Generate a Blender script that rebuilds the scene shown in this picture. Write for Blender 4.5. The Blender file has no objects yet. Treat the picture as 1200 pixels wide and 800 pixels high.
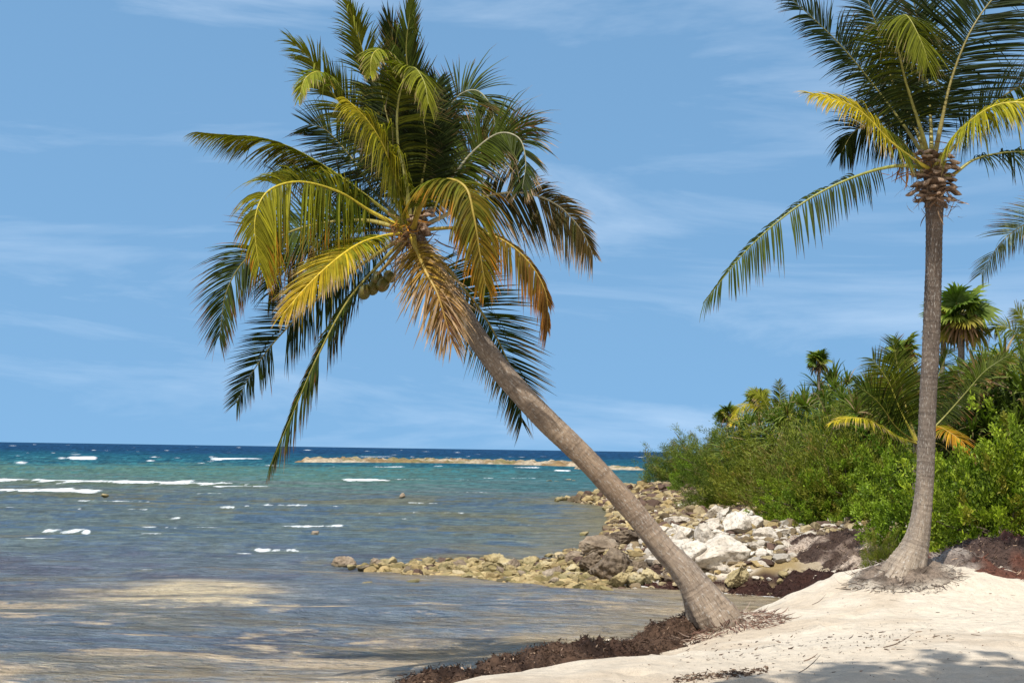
import bpy, math, random
import numpy as np
from mathutils import Matrix, Vector
C = bpy.context.scene
COL = C.collection
R = np.random.default_rng

# ------------------------------------------------------------------ camera
F = 1667.0
CAMZ = 2.4
PITCH = math.atan(126.7 / F)
TH = 0.0152
cam_o = np.array([0, 0, CAMZ])
fw = np.array([0, math.cos(PITCH), math.sin(PITCH)])
up0 = np.array([0, -math.sin(PITCH), math.cos(PITCH)])
X1 = np.array([1.0, 0, 0])
CR = math.cos(TH) * X1 + math.sin(TH) * up0
CU = -math.sin(TH) * X1 + math.cos(TH) * up0
cd = bpy.data.cameras.new('camera')
cam = bpy.data.objects.new('camera', cd)
COL.objects.link(cam)
m = Matrix.Identity(4)
for i in range(3):
    m[i][0] = CR[i]; m[i][1] = CU[i]; m[i][2] = -fw[i]; m[i][3] = cam_o[i]
cam.matrix_world = m
cd.sensor_width = 36
cd.lens = F / 1200 * 36
cd.clip_start = 0.1
cd.clip_end = 80000
C.camera = cam

def ray(px, py):
    d = fw + (px - 600) / F * CR + (400 - py) / F * CU
    return d / d[1]
def at(px, py, d):
    return cam_o + ray(px, py) * d
def px2m(p, d):
    return p * d / F

# ------------------------------------------------------------------ noise
def _h(ix, iy, iz, seed):
    n = (ix.astype(np.int64) * 374761393 + iy.astype(np.int64) * 668265263 + iz.astype(np.int64) * 2147483647 + seed * 974711) & 0xffffffff
    n = ((n ^ (n >> 13)) * 1274126177) & 0xffffffff
    n = ((n ^ (n >> 16)) * 2246822519) & 0xffffffff
    return ((n ^ (n >> 15)) & 0xffffff) / float(0xffffff)
def vnoise(x, y, z=None, seed=0):
    x = np.asarray(x, float); y = np.asarray(y, float)
    z = np.zeros_like(x) if z is None else np.asarray(z, float)
    ix, iy, iz = np.floor(x), np.floor(y), np.floor(z)
    fx, fy, fz = x - ix, y - iy, z - iz
    fx = fx * fx * fx * (fx * (fx * 6 - 15) + 10); fy = fy * fy * fy * (fy * (fy * 6 - 15) + 10); fz = fz * fz * (3 - 2 * fz)
    r = 0
    for a in (0, 1):
        for b in (0, 1):
            w = (fx if a else 1 - fx) * (fy if b else 1 - fy)
            if not np.any(z):
                r = r + w * _h(ix + a, iy + b, iz, seed)
            else:
                for c in (0, 1):
                    r = r + w * (fz if c else 1 - fz) * _h(ix + a, iy + b, iz + c, seed)
    return r * 2 - 1
def fbm(x, y, z=None, seed=0, o=4, g=.5):
    r = 0; a = 1
    for k in range(o):
        s = 2.03 ** k
        r = r + a * vnoise(x * s + k * 17.3, y * s - k * 9.1, None if z is None else z * s + k * 5.7, seed + k)
        a *= g
    return r
def ss(a, b, x):
    t = np.clip((x - a) / (b - a), 0, 1)
    return t * t * (3 - 2 * t)
def mixc(a, b, t):
    t = np.asarray(t)[..., None]
    return np.asarray(a) * (1 - t) + np.asarray(b) * t

# ------------------------------------------------------------------ mesh helpers
def mk(V, Fq, mats, attrs=None, smooth=True, matidx=None, name='mesh'):
    me = bpy.data.meshes.new(name)
    V = np.ascontiguousarray(V, np.float32)
    if not isinstance(Fq, (list, tuple)):
        Fq = [Fq]
    Fq = [np.asarray(f, np.int32) for f in Fq if len(f)]
    nl = sum(f.size for f in Fq); nf = sum(len(f) for f in Fq)
    me.vertices.add(len(V)); me.vertices.foreach_set('co', V.ravel())
    me.loops.add(nl); me.loops.foreach_set('vertex_index', np.concatenate([f.ravel() for f in Fq]))
    tot = np.concatenate([np.full(len(f), f.shape[1], np.int32) for f in Fq])
    st = np.concatenate([[0], np.cumsum(tot)[:-1]]).astype(np.int32)
    me.polygons.add(nf); me.polygons.foreach_set('loop_start', st)
    try:
        me.polygons.foreach_set('loop_total', tot)
    except Exception:
        pass
    me.polygons.foreach_set('use_smooth', np.full(nf, smooth, bool))
    for mt in (mats if isinstance(mats, (list, tuple)) else [mats]):
        me.materials.append(mt)
    if matidx is not None:
        me.polygons.foreach_set('material_index', np.asarray(matidx, np.int32))
    for k, a in (attrs or {}).items():
        a = np.asarray(a, np.float32)
        if a.ndim == 1:
            at_ = me.attributes.new(k, 'FLOAT', 'POINT'); at_.data.foreach_set('value', a)
        elif k in ('tuv',):
            at_ = me.attributes.new(k, 'FLOAT_VECTOR', 'POINT'); at_.data.foreach_set('vector', a.ravel())
        else:
            a4 = np.ones((len(a), 4), np.float32); a4[:, :3] = a
            at_ = me.attributes.new(k, 'FLOAT_COLOR', 'POINT'); at_.data.foreach_set('color', a4.ravel())
    me.update(calc_edges=True)
    me.validate()
    return me
def link(name, me, parent=None):
    o = bpy.data.objects.new(name, me); COL.objects.link(o)
    if parent is not None:
        o.parent = parent
    return o
def tag(o, label, cat, group=None, kind=None):
    if label: o['label'] = label
    if cat: o['category'] = cat
    if group: o['group'] = group
    if kind: o['kind'] = kind
    return o
def empty(name, loc, label, cat, group=None):
    o = bpy.data.objects.new(name, None); COL.objects.link(o)
    o.location = loc; o.empty_display_size = .2
    return tag(o, label, cat, group)
def gridfaces(nr, nc, wrap=False):
    i = np.arange(nr - 1)[:, None]; j = np.arange(nc if wrap else nc - 1)[None, :]
    j2 = (j + 1) % nc
    a = i * nc + j; b = i * nc + j2; c = (i + 1) * nc + j2; d = (i + 1) * nc + j
    return np.stack([a, b, c, d], -1).reshape(-1, 4)
def spline(P, n):
    P = np.asarray(P, float)
    d = np.linalg.norm(np.diff(P[:, :3], axis=0), axis=1)
    k = np.concatenate([[0], np.cumsum(np.sqrt(d + 1e-6))])
    Q = np.vstack([2 * P[0] - P[1], P, 2 * P[-1] - P[-2]])
    kk = np.concatenate([[k[0] - (k[1] - k[0])], k, [k[-1] + (k[-1] - k[-2])]])
    t = np.linspace(k[0], k[-1], n * 4)
    seg = np.clip(np.searchsorted(k, t, side='right') - 1, 0, len(P) - 2)
    p0, p1, p2, p3 = Q[seg], Q[seg + 1], Q[seg + 2], Q[seg + 3]
    t0, t1, t2, t3 = kk[seg][:, None], kk[seg + 1][:, None], kk[seg + 2][:, None], kk[seg + 3][:, None]
    tt = t[:, None]
    A1 = (t1 - tt) / (t1 - t0) * p0 + (tt - t0) / (t1 - t0) * p1
    A2 = (t2 - tt) / (t2 - t1) * p1 + (tt - t1) / (t2 - t1) * p2
    A3 = (t3 - tt) / (t3 - t2) * p2 + (tt - t2) / (t3 - t2) * p3
    B1 = (t2 - tt) / (t2 - t0) * A1 + (tt - t0) / (t2 - t0) * A2
    B2 = (t3 - tt) / (t3 - t1) * A2 + (tt - t1) / (t3 - t1) * A3
    S = (t2 - tt) / (t2 - t1) * B1 + (tt - t1) / (t2 - t1) * B2
    L = np.concatenate([[0], np.cumsum(np.linalg.norm(np.diff(S[:, :3], axis=0), axis=1))])
    u = np.linspace(0, L[-1], n)
    return np.stack([np.interp(u, L, S[:, i]) for i in range(S.shape[1])], 1), L[-1]
def unit(v):
    return v / np.maximum(np.linalg.norm(v, axis=-1, keepdims=True), 1e-9)
def frames(P, N0=None, mid=0):
    T = unit(np.gradient(P, axis=0))
    n = len(P); N = np.zeros_like(P)
    N[mid] = N0 - np.dot(N0, T[mid]) * T[mid]; N[mid] /= np.linalg.norm(N[mid])
    for i in range(mid + 1, n):
        v = N[i - 1] - np.dot(N[i - 1], T[i]) * T[i]; N[i] = v / np.linalg.norm(v)
    for i in range(mid - 1, -1, -1):
        v = N[i + 1] - np.dot(N[i + 1], T[i]) * T[i]; N[i] = v / np.linalg.norm(v)
    return T, N, np.cross(T, N)
def tube(P, r, sides=8, N0=np.array([0.13, -.9, .3]), flat=1.0, mid=0):
    T, N, B = frames(P, N0, mid)
    a = np.linspace(0, 2 * np.pi, sides, endpoint=False)
    r = np.broadcast_to(r, (len(P),))
    V = P[:, None] + r[:, None, None] * (np.cos(a)[None, :, None] * B[:, None] + flat * np.sin(a)[None, :, None] * N[:, None])
    return V.reshape(-1, 3), gridfaces(len(P), sides, True)

# ------------------------------------------------------------------ materials
def newmat(name):
    m = bpy.data.materials.new(name); m.use_nodes = True
    nt = m.node_tree; nt.nodes.clear()
    return m, nt, nt.nodes, nt.links
class NB:
    def __init__(s, name):
        s.m, s.nt, s.n, s.l = newmat(name)
        s.out = s.n.new('ShaderNodeOutputMaterial')
    def node(s, t, ins=None, **kw):
        x = s.n.new(t)
        for k, v in kw.items(): setattr(x, k, v)
        for k, v in (ins or {}).items():
            if hasattr(v, 'is_linked') or isinstance(v, bpy.types.NodeSocket): s.l.new(v, x.inputs[k])
            else: x.inputs[k].default_value = v
        return x
    def attr(s, name, sock='Color'):
        return s.node('ShaderNodeAttribute', attribute_name=name).outputs[sock]
    def pos(s, scale=(1, 1, 1)):
        g = s.node('ShaderNodeNewGeometry').outputs['Position']
        return s.node('ShaderNodeVectorMath', {0: g, 1: scale}, operation='MULTIPLY').outputs[0]
    def objc(s, scale=(1, 1, 1)):
        g = s.node('ShaderNodeTexCoord').outputs['Object']
        return s.node('ShaderNodeVectorMath', {0: g, 1: scale}, operation='MULTIPLY').outputs[0]
    def noise(s, vec, scale, detail=4, rough=.55, dist=0):
        return s.node('ShaderNodeTexNoise', {'Vector': vec, 'Scale': scale, 'Detail': detail, 'Roughness': rough, 'Distortion': dist}).outputs[0]
    def ramp(s, fac, stops):
        r = s.node('ShaderNodeValToRGB', {'Fac': fac})
        e = r.color_ramp.elements
        while len(e) < len(stops): e.new(.5)
        for q, (p, c) in zip(e, stops):
            q.position = p; q.color = (*c, 1) if hasattr(c, '__len__') else (c, c, c, 1)
        return r.outputs[0]
    def mix(s, fac, a, b, bt='MIX'):
        x = s.node('ShaderNodeMix', data_type='RGBA', blend_type=bt)
        for i, v in ((0, fac), (6, a), (7, b)):
            if isinstance(v, bpy.types.NodeSocket): s.l.new(v, x.inputs[i])
            else: x.inputs[i].default_value = v if i == 0 else (*v, 1)
        return x.outputs[2]
    def math(s, op, a, b=0.0, clamp=False):
        return s.node('ShaderNodeMath', {0: a, 1: b}, operation=op, use_clamp=clamp).outputs[0]
    def bump(s, h, strength, dist, normal=None):
        ins = {'Height': h, 'Strength': strength, 'Distance': dist}
        if normal is not None: ins['Normal'] = normal
        return s.node('ShaderNodeBump', ins).outputs[0]
    def bsdf(s, col, rough=.8, spec=.3, normal=None):
        ins = {'Base Color': col if isinstance(col, bpy.types.NodeSocket) else (*col, 1), 'Roughness': rough, 'Specular IOR Level': spec}
        if normal is not None: ins['Normal'] = normal
        return s.node('ShaderNodeBsdfPrincipled', ins).outputs[0]
    def fin(s, sh):
        s.l.new(sh, s.out.inputs[0]); return s.m

def leaf_mat(name, trans=.32, rough=.5, spec=.2, tboost=(1.2, 1.5, .5), var=((.72, .76, .7), (1.28, 1.2, 1.1))):
    b = NB(name)
    c = b.attr('col')
    n = b.noise(b.pos(), 9, 3)
    c2 = b.mix(1.0, c, b.ramp(n, [(.25, .72), (.75, 1.25)]), 'MULTIPLY')
    oi = b.node('ShaderNodeObjectInfo').outputs['Random']
    c2 = b.mix(1.0, c2, b.ramp(oi, [(0.0, var[0]), (.5, (1, 1, 1)), (1.0, var[1])]), 'MULTIPLY')
    p = b.bsdf(c2, rough, spec)
    t = b.node('ShaderNodeBsdfTranslucent', {'Color': b.mix(1.0, c2, tboost, 'MULTIPLY')}).outputs[0]
    return b.fin(b.node('ShaderNodeMixShader', {0: trans, 1: p, 2: t}).outputs[0])
M_frond = leaf_mat('palm_leaflet', .26, .5, .09)
M_leaf = leaf_mat('shrub_leaf', .24, .5, .22, var=((.55, .68, .55), (1.35, 1.12, 1.0)))
def m_rachis():
    b = NB('palm_rachis'); c = b.attr('col')
    n = b.noise(b.pos(), 30, 3)
    return b.fin(b.bsdf(b.mix(1.0, c, b.ramp(n, [(.3, .7), (.7, 1.2)]), 'MULTIPLY'), .45, .4))
M_rachis = m_rachis()
def m_trunk():
    b = NB('palm_bark')
    uv = b.attr('tuv', 'Vector')
    tint = b.attr('col')
    sep = b.node('ShaderNodeSeparateXYZ', {0: uv})
    wob = b.noise(uv, 5, 3)
    al = b.math('ADD', sep.outputs[2], b.math('MULTIPLY', wob, .055))
    ringv = b.node('ShaderNodeCombineXYZ', {0: 0.0, 1: 0.0, 2: al}).outputs[0]
    ring = b.noise(ringv, 26, 3, .7)
    uvs = b.node('ShaderNodeVectorMath', {0: uv, 1: (3.0, 3.0, .5)}, operation='MULTIPLY').outputs[0]
    crack = b.noise(uvs, 18, 5, .7, .4)
    spots = b.noise(uv, 24, 4, .65)
    big = b.noise(uv, 4.5, 4)
    c = b.mix(1.0, tint, b.ramp(ring, [(.32, (.62, .6, .58)), (.46, (.92, .9, .88)), (.62, (1.1, 1.08, 1.05))]), 'MULTIPLY')
    c = b.mix(1.0, c, b.ramp(big, [(.3, (.74, .73, .72)), (.7, (1.2, 1.17, 1.1))]), 'MULTIPLY')
    c = b.mix(1.0, c, b.ramp(crack, [(.34, (.4, .38, .36)), (.46, (1, 1, 1))]), 'MULTIPLY')
    c = b.mix(b.math('MULTIPLY', b.ramp(spots, [(.56, 0.0), (.66, 1.0)]), .6), c, (.52, .5, .46))
    h = b.math('ADD', b.math('MULTIPLY', ring, .7), b.math('ADD', b.math('MULTIPLY', crack, .8), b.math('MULTIPLY', spots, .25)))
    return b.fin(b.bsdf(c, .85, .2, b.bump(h, .9, .02)))
M_trunk = m_trunk()
def m_fibre():
    b = NB('dry_fibre'); c = b.attr('col')
    n = b.noise(b.objc((1, 1, .3)), 60, 4)
    return b.fin(b.bsdf(b.mix(1.0, c, b.ramp(n, [(.3, .55), (.7, 1.25)]), 'MULTIPLY'), .85, .2, b.bump(n, .6, .01)))
M_fibre = m_fibre()
def m_coco():
    b = NB('coconut_skin')
    n = b.noise(b.objc(), 8, 4)
    return b.fin(b.bsdf(b.ramp(n, [(.3, (.07, .08, .012)), (.55, (.11, .095, .014)), (.75, (.12, .07, .02))]), .45, .4))
M_coco = m_coco()
def m_rock(name, stops, band=None):
    b = NB(name)
    oi = b.node('ShaderNodeObjectInfo').outputs['Random']
    p = b.pos()
    off = b.node('ShaderNodeVectorMath', {0: b.objc()}, operation='ADD')
    off = b.pos()
    n1 = b.noise(off, 3.2, 6, .62, .3)
    n2 = b.noise(off, 14, 5, .7)
    v = b.node('ShaderNodeTexVoronoi', {'Vector': off, 'Scale': 16.0}).outputs['Distance']
    c = b.ramp(b.math('ADD', b.math('MULTIPLY', n1, .75), b.math('MULTIPLY', oi, .25)), stops)
    c = b.mix(1.0, c, b.ramp(n2, [(.3, (.5, .48, .45)), (.5, (1, 1, 1)), (.75, (1.15, 1.14, 1.12))]), 'MULTIPLY')
    pit = b.ramp(v, [(.0, .0), (.28, 1.0)])
    c = b.mix(b.math('MULTIPLY', b.math('SUBTRACT', 1.0, pit), .45), c, (.05, .045, .04))
    if band:
        z = b.node('ShaderNodeSeparateXYZ', {0: p}).outputs[2]
        zz = b.math('ADD', z, b.math('MULTIPLY', b.noise(p, 2.5, 4), .35))
        c = b.mix(b.ramp(zz, [(band[0], .75), (band[1], 0.0)]), c, band[2])
    h = b.math('ADD', b.math('MULTIPLY', n2, .8), b.math('MULTIPLY', pit, .35))
    return b.fin(b.bsdf(c, .88, .2, b.bump(h, .8, .05)))
M_white = m_rock('white_limestone', [(.25, (.32, .27, .21)), (.45, (.54, .48, .4)), (.7, (.68, .64, .57))])
M_ochre = m_rock('ochre_limestone', [(.25, (.13, .11, .06)), (.45, (.34, .27, .14)), (.6, (.44, .36, .2)), (.8, (.46, .4, .28))], (.2, .34, (.07, .07, .02)))
M_dark = m_rock('weathered_rock', [(.25, (.08, .06, .045)), (.5, (.24, .185, .13)), (.75, (.42, .35, .27))], (.2, .3, (.06, .055, .025)))
def m_vcol(name, nscale=14, lo=.6, hi=1.3, rough=.95, bd=.02, det=6, extra=None, spec=.15):
    b = NB(name); c = b.attr('col')
    n = b.noise(b.pos(), nscale, det, .7)
    c = b.mix(1.0, c, b.ramp(n, [(.28, lo), (.72, hi)]), 'MULTIPLY')
    if extra: c = extra(b, c)
    return b.fin(b.bsdf(c, rough, spec, b.bump(n, .7, bd)))
M_weed = m_vcol('dried_seaweed', 30, .35, 1.7, .8, .03)
M_flake = m_vcol('flake', 40, .8, 1.2, .85, .002)
def m_ground():
    b = NB('beach_ground'); c = b.attr('col')
    p = b.pos()
    fine = b.noise(p, 95, 4, .75)
    med = b.noise(p, 9, 5, .6)
    foot = b.noise(b.pos((1, .75, 1)), 3.4, 3, .5, .3)
    spk = b.noise(p, 60, 2, .6)
    cl = b.noise(p, 1.6, 3)
    c = b.mix(1.0, c, b.ramp(med, [(.25, (.84, .82, .8)), (.75, (1.06, 1.05, 1.04))]), 'MULTIPLY')
    c = b.mix(1.0, c, b.ramp(fine, [(.3, .76), (.7, 1.12)]), 'MULTIPLY')
    thr = b.math('SUBTRACT', spk, b.math('MULTIPLY', cl, .12))
    c = b.mix(b.ramp(thr, [(.66, 0.0), (.7, .75)]), c, (.1, .075, .055))
    h = b.math('ADD', b.math('MULTIPLY', foot, 1.0), b.math('ADD', b.math('MULTIPLY', med, .35), b.math('MULTIPLY', fine, .12)))
    return b.fin(b.bsdf(c, .95, .1, b.bump(h, 1.0, .1)))
M_ground = m_ground()

# ------------------------------------------------------------------ sun + sky
SUN = unit(np.array([-.24, -.44, .87]))
sl = bpy.data.lights.new('sun', 'SUN'); sl.energy = 4.0; sl.angle = math.radians(.53); sl.color = (1, .95, .86)
so = bpy.data.objects.new('sun', sl); COL.objects.link(so)
so.location = (-6, -10, 30)
so.rotation_euler = Vector(-SUN).to_track_quat('-Z', 'Y').to_euler()
w = bpy.data.worlds.new('World'); C.world = w; w.use_nodes = True
nt = w.node_tree; nt.nodes.clear()
def wn(t, **kw):
    x = nt.nodes.new(t)
    for k, v in kw.items(): setattr(x, k, v)
    return x
sky = wn('ShaderNodeTexSky', sky_type='NISHITA', sun_disc=False)
sky.sun_elevation = math.asin(SUN[2]); sky.sun_rotation = math.atan2(SUN[0], SUN[1])
sky.air_density = 1.0; sky.dust_density = 0.0; sky.ozone_density = 1.0; sky.altitude = 0
tc = wn('ShaderNodeTexCoord')
mp = wn('ShaderNodeMapping'); mp.inputs['Scale'].default_value = (1.2, 1.2, 7.0); mp.inputs['Rotation'].default_value = (.0, .2, .4)
nt.links.new(tc.outputs['Generated'], mp.inputs[0])
lift = wn('ShaderNodeVectorMath', operation='MULTIPLY_ADD')      # the photographed sky stays blue down to the sea: look a little higher into the dome
lift.inputs[1].default_value = (1, 1, .6); lift.inputs[2].default_value = (0, 0, .46)
nt.links.new(tc.outputs['Generated'], lift.inputs[0])
lnorm = wn('ShaderNodeVectorMath', operation='NORMALIZE'); nt.links.new(lift.outputs[0], lnorm.inputs[0])
nt.links.new(lnorm.outputs[0], sky.inputs[0])
no = wn('ShaderNodeTexNoise'); no.inputs['Scale'].default_value = 2.6; no.inputs['Detail'].default_value = 7; no.inputs['Roughness'].default_value = .6; no.inputs['Distortion'].default_value = .6
nt.links.new(mp.outputs[0], no.inputs['Vector'])
cr = wn('ShaderNodeValToRGB'); cr.color_ramp.elements[0].position = .5; cr.color_ramp.elements[0].color = (0, 0, 0, 1)
cr.color_ramp.elements[1].position = .8; cr.color_ramp.elements[1].color = (.2, .2, .2, 1)
nt.links.new(no.outputs[0], cr.inputs[0])
mx = wn('ShaderNodeMix', data_type='RGBA'); nt.links.new(cr.outputs[0], mx.inputs[0]); 
tint = wn('ShaderNodeMix', data_type='RGBA', blend_type='MULTIPLY'); tint.inputs[0].default_value = 1
tint.inputs[7].default_value = (.79, 1.03, 1.0, 1)          # clear tropical air: less violet than the model's default ozone
hs = wn('ShaderNodeHueSaturation'); hs.inputs['Saturation'].default_value = .97; hs.inputs['Value'].default_value = .98
nt.links.new(sky.outputs[0], tint.inputs[6]); nt.links.new(tint.outputs[2], hs.inputs['Color']); nt.links.new(hs.outputs[0], mx.inputs[6])
mx.inputs[7].default_value = (6.6, 7.0, 7.4, 1)
sep = wn('ShaderNodeSeparateXYZ'); nt.links.new(tc.outputs['Generated'], sep.inputs[0])
mr = wn('ShaderNodeMapRange', interpolation_type='SMOOTHSTEP'); mr.inputs[1].default_value = .25; mr.inputs[2].default_value = -.45; mr.inputs[3].default_value = 0; mr.inputs[4].default_value = .75
nt.links.new(sep.outputs[1], mr.inputs[0])
mx2 = wn('ShaderNodeMix', data_type='RGBA'); nt.links.new(mr.outputs[0], mx2.inputs[0]); nt.links.new(mx.outputs[2], mx2.inputs[6])   # unseen pale sky added behind the viewpoint to make shadows less blue
mx2.inputs[7].default_value = (5.0, 4.7, 4.5, 1)
bg = wn('ShaderNodeBackground'); bg.inputs['Strength'].default_value = .17
nt.links.new(mx2.outputs[2], bg.inputs[0])
wo = wn('ShaderNodeOutputWorld'); nt.links.new(bg.outputs[0], wo.inputs[0])
C.view_settings.view_transform = 'Standard'; C.view_settings.look = 'None'
C.view_settings.exposure = 0.4; C.view_settings.gamma = 1.0; C.view_settings.use_curve_mapping = False
C.render.engine = 'CYCLES'
C.cycles.max_bounces = 6; C.cycles.transparent_max_bounces = 6
C.cycles.use_denoising = True

# ------------------------------------------------------------------ terrain
SY = [-40, 0, 8, 11, 12.5, 13.5, 14.8, 16.1, 17.1, 18.5, 20, 22, 24, 25.2, 26.4, 28, 31, 36, 44, 55, 62, 66, 69, 73, 78, 85, 100, 130, 200, 400, 900]
SX = [-10, -6, -3.6, -1.8, -.55, .2, .85, 1.55, 2.2, 3.3, 4.5, 5.2, 4.9, 3.2, 1.8, .9, 1.3, 2.3, 3.1, 3.9, 4.2, 3.2, 2.9, 4.6, 6, 7, 9.5, 17, 48, 230, 700]
def shore(y):
    return np.interp(y, SY, SX)
def terrain(x, y):
    s = x - shore(y) + (.12 + .13 * ss(18, 24, y)) * fbm(x * .7, y * .7, seed=3, o=3)
    z = np.where(s > 0, .9 * (1 - np.exp(-np.maximum(s, 0) / np.interp(y, [0, 16, 22], [1.25, 1.25, 2.2]))), -1.6 * (1 - np.exp(np.minimum(s, 0) / 5.5)))
    z = z + .42 * np.exp(-((x - 4.6) ** 2 + (y - 16.5) ** 2) / (2 * 1.15 ** 2))
    z = z + .14 * np.exp(-((x - 2.1) ** 2 + (y - 14.7) ** 2) / (2 * .5 ** 2)) * (s > -.3)
    edge = np.interp(y, [0, 16, 19, 22, 26, 40, 80, 120, 200], [30, 9.5, 7.4, 6.6, 6.6, 6.2, 7.2, 11, 60])
    hill = 2.5 * ss(0, 5.2, x - edge) * ss(15, 24, y)
    z = z + hill * (1 + .12 * fbm(x * .3, y * .3, seed=9, o=2)) * np.interp(y, [0, 40, 60, 80, 130], [1, 1, .75, .4, .3])
    a = np.clip(s / 1.5, 0, 1)
    z = z + a * (.05 * fbm(x * .55, y * .55, seed=5, o=3) + .012 * fbm(x * 3.2, y * 2.6, seed=6, o=3))
    rough = ss(22, 25, y) * a
    z = z + rough * .07 * fbm(x * 2.2, y * 2.2, seed=7, o=3)
    return z
def tz(x, y):
    return float(terrain(np.array([x]), np.array([y]))[0])
def hit(px, py, dmin=5, dmax=260):
    r = ray(px, py)
    d = np.geomspace(dmin, dmax, 1600)
    P = cam_o + r[None] * d[:, None]
    g = np.maximum(terrain(P[:, 0], P[:, 1]), 0)
    k = np.argmax(P[:, 2] < g)
    return np.array([P[k, 0], P[k, 1], g[k]])

xs = np.unique(np.concatenate([np.linspace(-3, 9, 210), 9 + np.cumsum(.06 * 1.09 ** np.arange(1, 75)), -3 - np.cumsum(.06 * 1.1 ** np.arange(1, 70))]))
ys = np.unique(np.concatenate([np.linspace(7, 34, 430), 34 + np.cumsum(.07 * 1.045 ** np.arange(1, 135)), 7 - np.cumsum(.08 * 1.12 ** np.arange(1, 38))]))
gx, gy = np.meshgrid(xs, ys)
gz = terrain(gx, gy)
rgF = R(12)
for k in range(150):
    fx, fy = rgF.uniform(.2, 7), rgF.uniform(8, 17); a_ = rgF.uniform(0, 3.14); l_ = rgF.uniform(.09, .17); w_ = l_ * rgF.uniform(.45, .9)
    m_ = (np.abs(gx - fx) < .6) & (np.abs(gy - fy) < .6)
    u_ = (gx[m_] - fx) * math.cos(a_) + (gy[m_] - fy) * math.sin(a_); v_ = -(gx[m_] - fx) * math.sin(a_) + (gy[m_] - fy) * math.cos(a_)
    q_ = (u_ / l_) ** 2 + (v_ / w_) ** 2
    gz[m_] += rgF.uniform(.012, .03) * (-np.exp(-q_) + .55 * np.exp(-(np.sqrt(q_) - 1.7) ** 2 * 3)) * (gz[m_] > .3)
s_ = gx - shore(gy)
sand = np.array([.715, .635, .52]); wet = np.array([.34, .26, .18]); soil = np.array([.07, .055, .035]); peb = np.array([.40, .34, .26]); ochre = np.array([.33, .245, .12]); redweed = np.array([.055, .033, .026])
col = np.broadcast_to(sand, gz.shape + (3,)).copy()
nz = fbm(gx * 1.1, gy * 1.1, seed=21, o=4)
col = mixc(col, sand * np.array([.86, .82, .78]), np.clip(nz * 1.2, 0, 1)); col = mixc(col, sand * np.array([.8, .75, .7]), (1 - ss(9.0, 12.0, gy + .8 * nz)) * .6)
rocky = ss(21, 25, gy)
pal_r = mixc(peb, ochre, ss(-.3, .5, fbm(gx * .5, gy * .35, seed=23) + ss(33, 40, gy) * .9 - .1))
col = mixc(col, pal_r, rocky * ss(0.0, .5, .55 + .6 * fbm(gx * .9, gy * .9, seed=24)))
wk = np.exp(-((s_ - .4 - .35 * nz) / .5) ** 2) * ss(21, 24, gy) * (1 - ss(30, 36, gy))
col = mixc(col, redweed, np.clip(wk * 1.2, 0, 1))
col = mixc(col, wet, (1 - ss(.02, .14, gz)) * .8)
edge_ = np.interp(gy, [0, 16, 19, 22, 26, 40, 80, 120, 200], [30, 9.5, 7.4, 6.6, 6.6, 6.2, 7.2, 11, 60])
col = mixc(col, soil, ss(-.5, .3, gx - edge_ + .5 * nz) * ss(15, 19, gy))
me = mk(np.stack([gx, gy, gz], -1).reshape(-1, 3), gridfaces(*gz.shape), M_ground, {'col': col.reshape(-1, 3)})
tag(link('beach_ground', me), 'pale sand beach with stony shore and low dune behind', 'beach', kind='structure')

# ------------------------------------------------------------------ sea
def hor(px): return 517.6 + .0152 * px
dys = np.concatenate([np.linspace(420, 300, 60, endpoint=False), np.arange(300, 60, -.7), np.arange(60, 4, -.42), np.geomspace(4, .12, 40)])
pxs = np.concatenate([np.arange(-900, -60, 8), np.arange(-60, 980, 2.4), np.arange(980, 1500, 8)])
U, D = np.meshgrid(pxs, dys)
wy = CAMZ * F / D
wx = (U - 600) / F * wy
zz = np.zeros_like(wx)
row = np.gradient(wy, axis=0).__abs__()
def band(lam, amp, ang, seed, sharp=1.0):
    c, s = math.cos(ang), math.sin(ang)
    a = wx * c + wy * s; b = -wx * s + wy * c
    n = fbm(a / (lam * 3.2), b / lam, seed=seed, o=2)
    fade = ss(.9, 2.6, lam / (row + 1e-6))
    return amp * fade * np.sign(n) * np.abs(n) ** sharp
calm = ss(12, 40, wy)
zz += band(.55, .018, .05, 31) + band(1.1, .05, -.08, 32) * (.7 + .3 * calm) + band(2.6, .085, .06, 33) * (.5 + .5 * calm) + band(7, .10, 0, 34) * calm + band(18, .22, .02, 35) * ss(40, 120, wy)
near_sh = np.clip((shore(wy) - wx) / 3.0, 0.05, 1)
zz *= near_sh
foam = np.zeros_like(wx); face = np.zeros_like(wx)
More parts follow.
